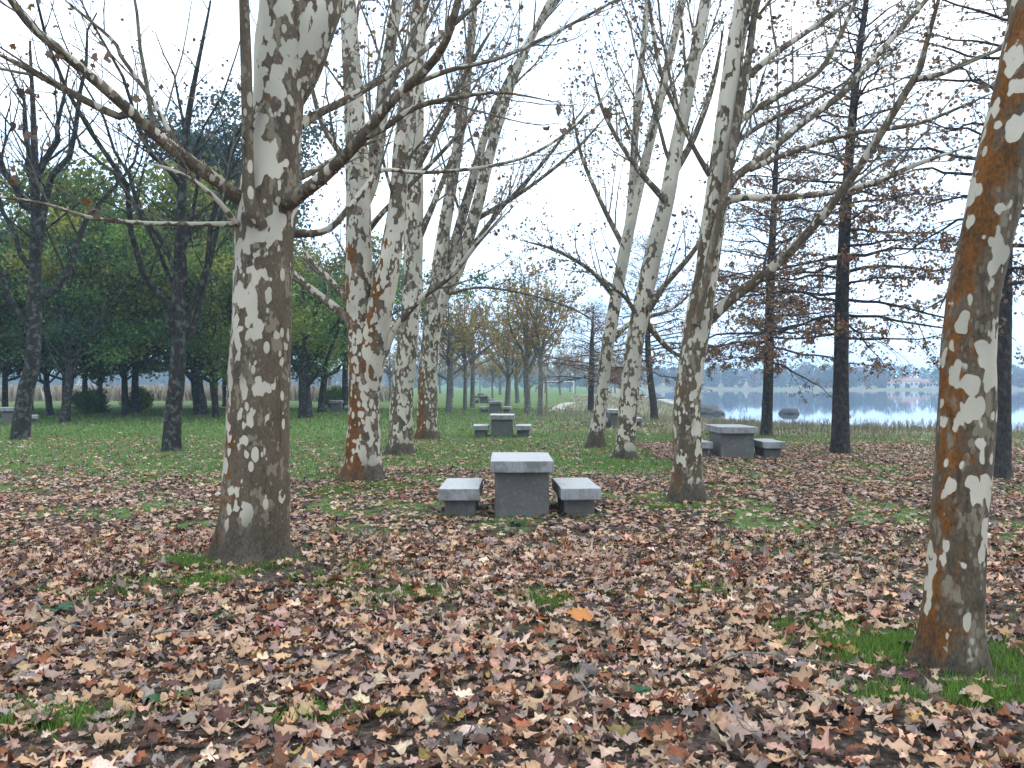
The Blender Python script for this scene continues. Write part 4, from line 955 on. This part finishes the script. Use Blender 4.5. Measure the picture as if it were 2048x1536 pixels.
tag(mb.build('far_woodland', M_GREEN), kind='stuff')

# ------------------------------------------------------------------ leaf litter, grass, weeds, twigs
TREE_BASES = [(o.location.x, o.location.y) for o in bpy.data.objects if o.type == 'EMPTY' and o.name.startswith(('plane_tree', 'pin_oak', 'dark_tree'))]
TB = np.array(TREE_BASES)
def base_ring(x, y, r=0.9):
    d = np.full(np.shape(x), 99.0)
    for bx, by in TREE_BASES: d = np.minimum(d, np.hypot(x - bx, (y - by)))
    return np.exp(-(d / r) ** 2)
def sample_frustum(nn, y0, y1, rng, marg=1.5):
    y = np.sqrt(rng.uniform(y0 ** 2, y1 ** 2, nn)); x = rng.uniform(-1, 1, nn) * (0.60 * y + marg); return x, y
LITTER = [(4.5, (0.50, 0.285, 0.165)), (4, (0.43, 0.27, 0.19)), (3, (0.23, 0.165, 0.135)), (2.4, (0.23, 0.075, 0.03)), (2.4, (0.10, 0.048, 0.034)), (2.6, (0.58, 0.40, 0.28)), (0.25, (0.34, 0.22, 0.06))]
rng = np.random.default_rng(200)
HI = [leaf_template(rng, True, rng.uniform(0.6, 1.7)) for _ in range(14)]
MID = [leaf_template(rng, False, rng.uniform(0.6, 1.4)) for _ in range(10)]
def clear_of_stone(x, y):
    ok = np.ones(len(x), bool)
    for o in bpy.data.objects:
        if o.type == 'EMPTY' and o.name.startswith(('stone_table', 'stone_bench')):
            w = (0.34 if 'table' in o.name else 0.19); d_ = 0.56 if 'table' in o.name else 0.45
            ok &= ~((np.abs(x - o.location.x) < w) & (np.abs(y - o.location.y) < d_))
    return ok
TUFTS = [(600, 1150, .40, .2, 7500), (380, 1130, .22, .14, 2600), (520, 1165, .5, .16, 4500), (250, 1180, .3, .2, 1800), (1770, 1300, .26, .2, 4800), (1900, 1400, .3, .1, 2000), (2010, 1330, .2, .2, 1800),
          (690, 985, .45, .3, 3000), (760, 975, .4, .25, 2000), (1340, 1022, .3, .15, 1800), (1260, 930, .5, .4, 1800), (1115, 1200, .22, .18, 1500), (800, 1195, .3, .2, 1500), (1390, 1185, .25, .2, 1400),
          (900, 1035, .2, .06, 700), (620, 1430, .12, .08, 600), (100, 1440, .2, .1, 1200), (1650, 1260, .3, .2, 1200), (1250, 1420, .1, .06, 350), (2000, 1400, .15, .1, 800)]
def tuft_cover(x, y):
    c = np.zeros(len(x))
    for px, py, wx, wy, nn_ in TUFTS:
        Y = CAMZ * F / (py - HY); c = np.maximum(c, min(1, nn_ / 2200) * np.exp(-((x - (px - CX) / F * Y) / (1.5 * wx)) ** 2 - ((y - Y) / (1.5 * wy)) ** 2))
    return c
mb = MB()
def scatter(nn, y0, y1, tm, smin, smax, tilt, zmax, keepmul=1.0, marg=3.0):
    x, y = sample_frustum(nn, y0, y1, rng, marg)
    dens = litter_zone(x, y) * (1 - 0.62 * grass_gap(x, y)) * (1 - 0.7 * base_ring(x, y, 0.75)) * (1 - 0.88 * tuft_cover(x, y)) * keepmul
    k = (rng.uniform(size=nn) < dens) & clear_of_stone(x, y); x, y = x[k], y[k]; m_ = len(x)
    s = smin + (smax - smin) * rng.uniform(0, 1, m_) ** 1.35; pos = np.stack([x, y, height(x, y) + 0.012 + rng.uniform(0, zmax, m_) + 0.1 * s], 1)
    col = pick_cols(m_, rng, LITTER, 0.2); rot = rot_rand(m_, rng, tilt)
    for k in range(len(tm)):
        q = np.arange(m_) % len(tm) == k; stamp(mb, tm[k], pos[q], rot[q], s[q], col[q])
scatter(25000, 2.6, 9.5, HI, 0.025, 0.08, 0.2, 0.03)
scatter(21500, 2.6, 9.5, MID, 0.012, 0.036, 0.3, 0.015)
scatter(95000, 9.5, 26, MID, 0.03, 0.075, 0.17, 0.025)
scatter(12000, 26, 45, MID, 0.07, 0.12, 0.3, 0.03)
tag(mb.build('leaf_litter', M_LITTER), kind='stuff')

# single large leaves lying on top in the near foreground
def leaf_obj(tmpl, col, label, group, pos, rz, tilt, s):
    m_ = MB(); V, f = tmpl; m_.add(V, f, 0, True, Col=np.array(col)[None] * np.where(np.hypot(V[:, 0], V[:, 1]) > 0.6, 0.85, 1)[:, None])
    an = np.linspace(0, 1, 5); st = np.stack([0.03 * an, -0.1 - 0.55 * an, 0.02 + 0.1 * an * (1 - an)], 1)
    Vt, ft, _ = tubes(st[None], np.full((1, 5), 0.016), 4); m_.add(Vt, [ft], 0, True, Col=(0.22, 0.12, 0.06))
    o = m_.build('fallen_leaf', M_LITTER); o.location = pos; o.rotation_euler = (tilt[0], tilt[1], rz); o.scale = (s,) * 3
    return tag(o, label, 'leaf', group)
CLS = [((0.46, 0.28, 0.165), 'large pale tan plane leaf lying on the near foreground litter', 'pale tan leaves in the near foreground'),
       ((0.37, 0.25, 0.19), 'large pinkish grey plane leaf lying on the near foreground litter', 'pinkish leaves in the near foreground'),
       ((0.21, 0.08, 0.035), 'large rust brown plane leaf lying on the near foreground litter', 'rust leaves in the near foreground')]
protos = {}
xq, yq = sample_frustum(5000, 3.7, 6.2, rng, -0.25)
ok = (litter_zone(xq, yq) * (1 - grass_gap(xq, yq)) > 0.5) & (base_ring(xq, yq, 0.5) < 0.3); xq, yq = xq[ok], yq[ok]
chosen = []
for a, c in zip(xq, yq):
    if all((a - p_[0]) ** 2 + (c - p_[1]) ** 2 > 0.14 ** 2 for p_ in chosen): chosen.append((a, c))
    if len(chosen) >= 150: break
for k, (a, c) in enumerate(chosen):
    ci = int(rng.choice(3, p=[0.55, 0.27, 0.18])); v = k % 7; key = (ci, v)
    pos = (a, c, float(height(a, c)) + 0.05); rz = rng.uniform(0, 6.28); ti = (rng.normal(0, .2), rng.normal(0, .2)); s = rng.uniform(0.062, 0.092)
    if key not in protos:
        protos[key] = leaf_obj(HI[v * 2], np.array(CLS[ci][0]) * rng.uniform(0.88, 1.12), CLS[ci][1], CLS[ci][2], pos, rz, ti, s)
    else:
        o = protos[key].copy(); COL.objects.link(o); o.location = pos; o.rotation_euler = (ti[0], ti[1], rz); o.scale = (s,) * 3
p = P(1163, 1262, 5.75)
leaf_obj(leaf_template(np.random.default_rng(4), True, 0.45), (0.52, 0.20, 0.05), 'bright orange and yellow maple shaped leaf on the litter', None, (p[0], p[1], 0.10), 0.5, (0.45, 0.05), 0.11)

# grass blades
BL = (np.array([[-0.5, 0, 0], [0.5, 0, 0], [0.36, 0.16, 0.55], [-0.36, 0.16, 0.55], [0, 0.55, 1.0]]) * np.array([0.09, 0.5, 1]), [np.array([[0, 1, 2, 3]]), np.array([[3, 2, 4]])])
GRASS = [(3, (0.115, 0.215, 0.04)), (3, (0.15, 0.265, 0.055)), (2, (0.20, 0.285, 0.075)), (1.3, (0.08, 0.14, 0.045)), (1.6, (0.30, 0.27, 0.14))]
mb = MB()
def blades(nn, y0, y1, fn, smin, smax, cols, wide=1.0, tilt=0.35, target=None):
    x, y = sample_frustum(int(nn * 1.2), y0, y1, rng, 2.6); nn = len(x); k = (rng.uniform(size=nn) < fn(x, y)) & clear_of_stone(x, y); x, y = x[k], y[k]; m_ = len(x)
    s = rng.uniform(smin, smax, m_); rot = rot_rand(m_, rng, tilt)
    t = (BL[0] * np.array([wide, 1, 1]), BL[1])
    stamp(target or mb, t, np.stack([x, y, height(x, y) - 0.005], 1), rot, s, pick_cols(m_, rng, cols, 0.15))
near_fn = lambda x, y: np.clip(0.62 * grass_gap(x, y) * fbm(x * 3, y * 3, 8, 2) * 1.5 + 0.95 * sstep(0.35, 0.6, base_ring(x, y, 0.85) * (0.5 + fbm(x * 2.5, y * 2.5, 18))) + 0.22 * fbm(x * 2.2, y * 2.2, 91, 2) ** 2, 0, 1)
blades(52000, 2.8, 7, near_fn, 0.02, 0.06, GRASS, 1.0, 0.5)
blades(90000, 7, 16, near_fn, 0.03, 0.075, GRASS, 1.5, 0.5)
mid_fn = lambda x, y: np.clip((1 - litter_zone(x, y)) * (1 - dry_zone(x, y)) * 0.9 + 0.5 * grass_gap(x, y) + 0.5 * base_ring(x, y, 0.9), 0, 1)
blades(90000, 15, 30, mid_fn, 0.05, 0.11, GRASS, 2.4, 0.6)
blades(60000, 30, 60, mid_fn, 0.07, 0.15, GRASS, 4.5, 0.6)
# thicker bright tufts round the nearer trunks
def tuft(px, py, wx, wy, nn, s0=0.03, s1=0.085):
    Y = CAMZ * F / (py - HY); x = (px - CX) / F * Y + rng.normal(0, wx, nn); y = Y + rng.normal(0, wy, nn)
    k = fbm(x * 3.3, y * 3.3, 44, 2) > 0.42; x, y = x[k], y[k]; m_ = len(x)
    stamp(mb, (BL[0] * np.array([1.1, 1, 1]), BL[1]), np.stack([x, y, height(x, y) - 0.005], 1), rot_rand(m_, rng, 0.35), rng.uniform(s0, s1, m_),
          pick_cols(m_, rng, [(3, (0.12, 0.21, 0.03)), (3, (0.16, 0.26, 0.04)), (1, (0.09, 0.16, 0.03))], 0.12))
for a in TUFTS: tuft(*a)
tag(mb.build('grass', M_GRASS), kind='stuff')
STRAW = [(3, (0.30, 0.26, 0.16)), (2, (0.22, 0.18, 0.11)), (2, (0.14, 0.16, 0.06)), (1, (0.38, 0.33, 0.22))]
mb2 = MB()
blades(70000, 24, 52, lambda x, y: dry_zone(x, y) * (height(x, y) > -1.0) * sstep(0.35, 0.5, fbm(x * 0.8, y * 0.8, 5)), 0.08, 0.28, STRAW, 0.9, 0.3, mb2)
blades(50000, 40, 125, lambda x, y: dry_zone(x, y) * (height(x, y) > -0.95), 0.12, 0.34, STRAW, 2.0, 0.3, mb2)
tag(mb2.build('dry_grass', M_GRASS), kind='stuff')
# pale reed field behind the left grove
mb3 = MB(); nn = 26000; y = rng.uniform(88, 125, nn); x = -y * rng.uniform(0.14, 0.66, nn)
stamp(mb3, (BL[0] * np.array([2.4, 1, 1]), BL[1]), np.stack([x, y, height(x, y)], 1), rot_rand(nn, rng, 0.12), rng.uniform(0.8, 1.7, nn), pick_cols(nn, rng, [(3, (0.42, 0.35, 0.26)), (2, (0.34, 0.27, 0.2)), (1, (0.24, 0.2, 0.13))], 0.15))
tag(mb3.build('reed_bed', M_GRASS), kind='stuff')
# tall dead weeds on the bank
mb4 = MB(); nn = 650; y = rng.uniform(27, 44, nn); x = rng.uniform(0.22, 0.62, nn) * y; k = (dry_zone(x, y) > 0.4) & (height(x, y) > -0.9); x, y = x[k], y[k]; nn = len(x)
s = np.linspace(0, 1, 5)[None, :, None]; dd = unit(rng.normal(size=(nn, 3)) * 0.18 + np.array([0, 0, 1]))
st = np.stack([x, y, height(x, y)], 1)[:, None] + dd[:, None] * s * rng.uniform(0.15, 0.5, nn)[:, None, None]
rr = np.full((nn, 5), 0.007); c2, r2 = grow(st, rr, 7, rng, 0.4, 1, (25, 55), (0.08, 0.22), 0.3, 4, 0.8, 0.005, 0.1, 0.1)
for a_, b_ in ((st, rr), (c2, r2)):
    V, f, _ = tubes(a_, b_, 3); mb4.add(V, [f], 0, True, Col=(0.24, 0.205, 0.14))
tag(mb4.build('dead_weeds', M_GRASS), kind='stuff')

# broad leaved weeds
def weed(px, py, s, label, seed):
    r = np.random.default_rng(seed); Y = CAMZ * F / (py - HY); x, y, z = gp(px, Y); m_ = MB(); nn = 11
    a = np.arange(nn) * 2.4; t = np.linspace(0, 1, 5)
    for k in range(nn):
        d_ = np.array([math.cos(a[k]), math.sin(a[k]), 0]); sd_ = np.array([-d_[1], d_[0], 0]); ln = s * r.uniform(0.7, 1.1)
        c_ = d_[None] * (t * ln)[:, None] + np.array([0, 0, 1])[None] * (ln * (0.65 * t - 0.5 * t ** 2))[:, None]
        w = ln * 0.26 * np.sin(np.pi * np.clip(t * 0.93 + 0.07, 0, 1)) ** 0.7
        V = np.concatenate([c_ - sd_ * w[:, None] + np.array([0, 0, .2]) * w[:, None], c_, c_ + sd_ * w[:, None] + np.array([0, 0, .2]) * w[:, None]]); q = np.arange(4)
        m_.add(V, [np.concatenate([np.stack([q, q + 1, q + 6, q + 5], 1), np.stack([q + 5, q + 6, q + 11, q + 10], 1)])], 0, True, Col=np.array([0.035, 0.10, 0.035]) * r.uniform(.8, 1.5))
    tag(m_.build('weed_plant', M_GRASS, None, (x, y, z + 0.02)), label, 'weed', 'broad leaved weeds in the litter')
weed(112, 1222, 0.15, 'broad leaved green weed at the left edge above a fallen twig', 1)
weed(445, 1238, 0.11, 'pale green weed in the litter below the thickest plane', 2)
weed(1040, 1052, 0.13, 'small green weed at the foot of the nearest table', 3)
weed(335, 1408, 0.11, 'dark green weed low in the left foreground', 4)
weed(1268, 1390, 0.10, 'star shaped weed in the litter right of centre foreground', 5)

def ground_twig(pxs, r, label, seed):
    rg = np.random.default_rng(seed); pts = []
    for px, py in pxs:
        Y = CAMZ * F / (py - HY); x, y, z = gp(px, Y); pts.append([x, y, z + 0.10])
    q = spline(np.array(pts), 16); o = q[0].copy(); m_ = MB()
    rr = np.linspace(r, r * 0.45, 16); q[:, 2] += 0.012 * np.sin(np.linspace(0, 7, 16))
    V, f, _ = tubes(q[None], rr[None], 7); m_.add(V - o, [f])
    c2, r2 = grow(q[None], rr[None], 3, rg, 0.3, 0.9, (30, 50), (0.1, 0.25), 0.3, 5, 0.6, 0.002, 0.05, 0.1)
    V, f, _ = tubes(c2, r2, 5); m_.add(V - o, [f])
    tag(m_.build('fallen_twig', M_TWIG, None, o), label, 'twig', 'twigs fallen on the litter')
ground_twig([(75, 1232), (90, 1252), (130, 1262), (185, 1282)], 0.007, 'thin bent twig at the left edge of the litter', 1)
ground_twig([(305, 1292), (360, 1284), (432, 1272)], 0.009, 'short dark stick lying below the thickest plane', 2)
ground_twig([(1420, 1370), (1480, 1348), (1540, 1345), (1640, 1362), (1700, 1380)], 0.006, 'long arched twig left of the right edge trunk', 3)
ground_twig([(1525, 1318), (1545, 1345), (1570, 1372)], 0.005, 'short twig crossing under the long arched one', 4)
ground_twig([(1450, 1440), (1490, 1500), (1520, 1515)], 0.006, 'bent twig at the bottom right of the litter', 5)
ground_twig([(1150, 1390), (1185, 1430), (1230, 1455)], 0.005, 'small twig in the bottom centre of the litter', 6)

# ------------------------------------------------------------------ haze
mt = bpy.data.materials.new('haze'); mt.use_nodes = True; nt = mt.node_tree
for nd in list(nt.nodes): nt.nodes.remove(nd)
out = nt.nodes.new('ShaderNodeOutputMaterial'); pv = nt.nodes.new('ShaderNodeVolumePrincipled')
pv.inputs['Color'].default_value = (0.60, 0.80, 1.0, 1); pv.inputs['Density'].default_value = HAZE
nt.links.new(pv.outputs[0], out.inputs['Volume'])
mb = box(MB(), (0, 540, 14), (1840, 1160, 38))
tag(mb.build('haze', mt), kind='stuff')
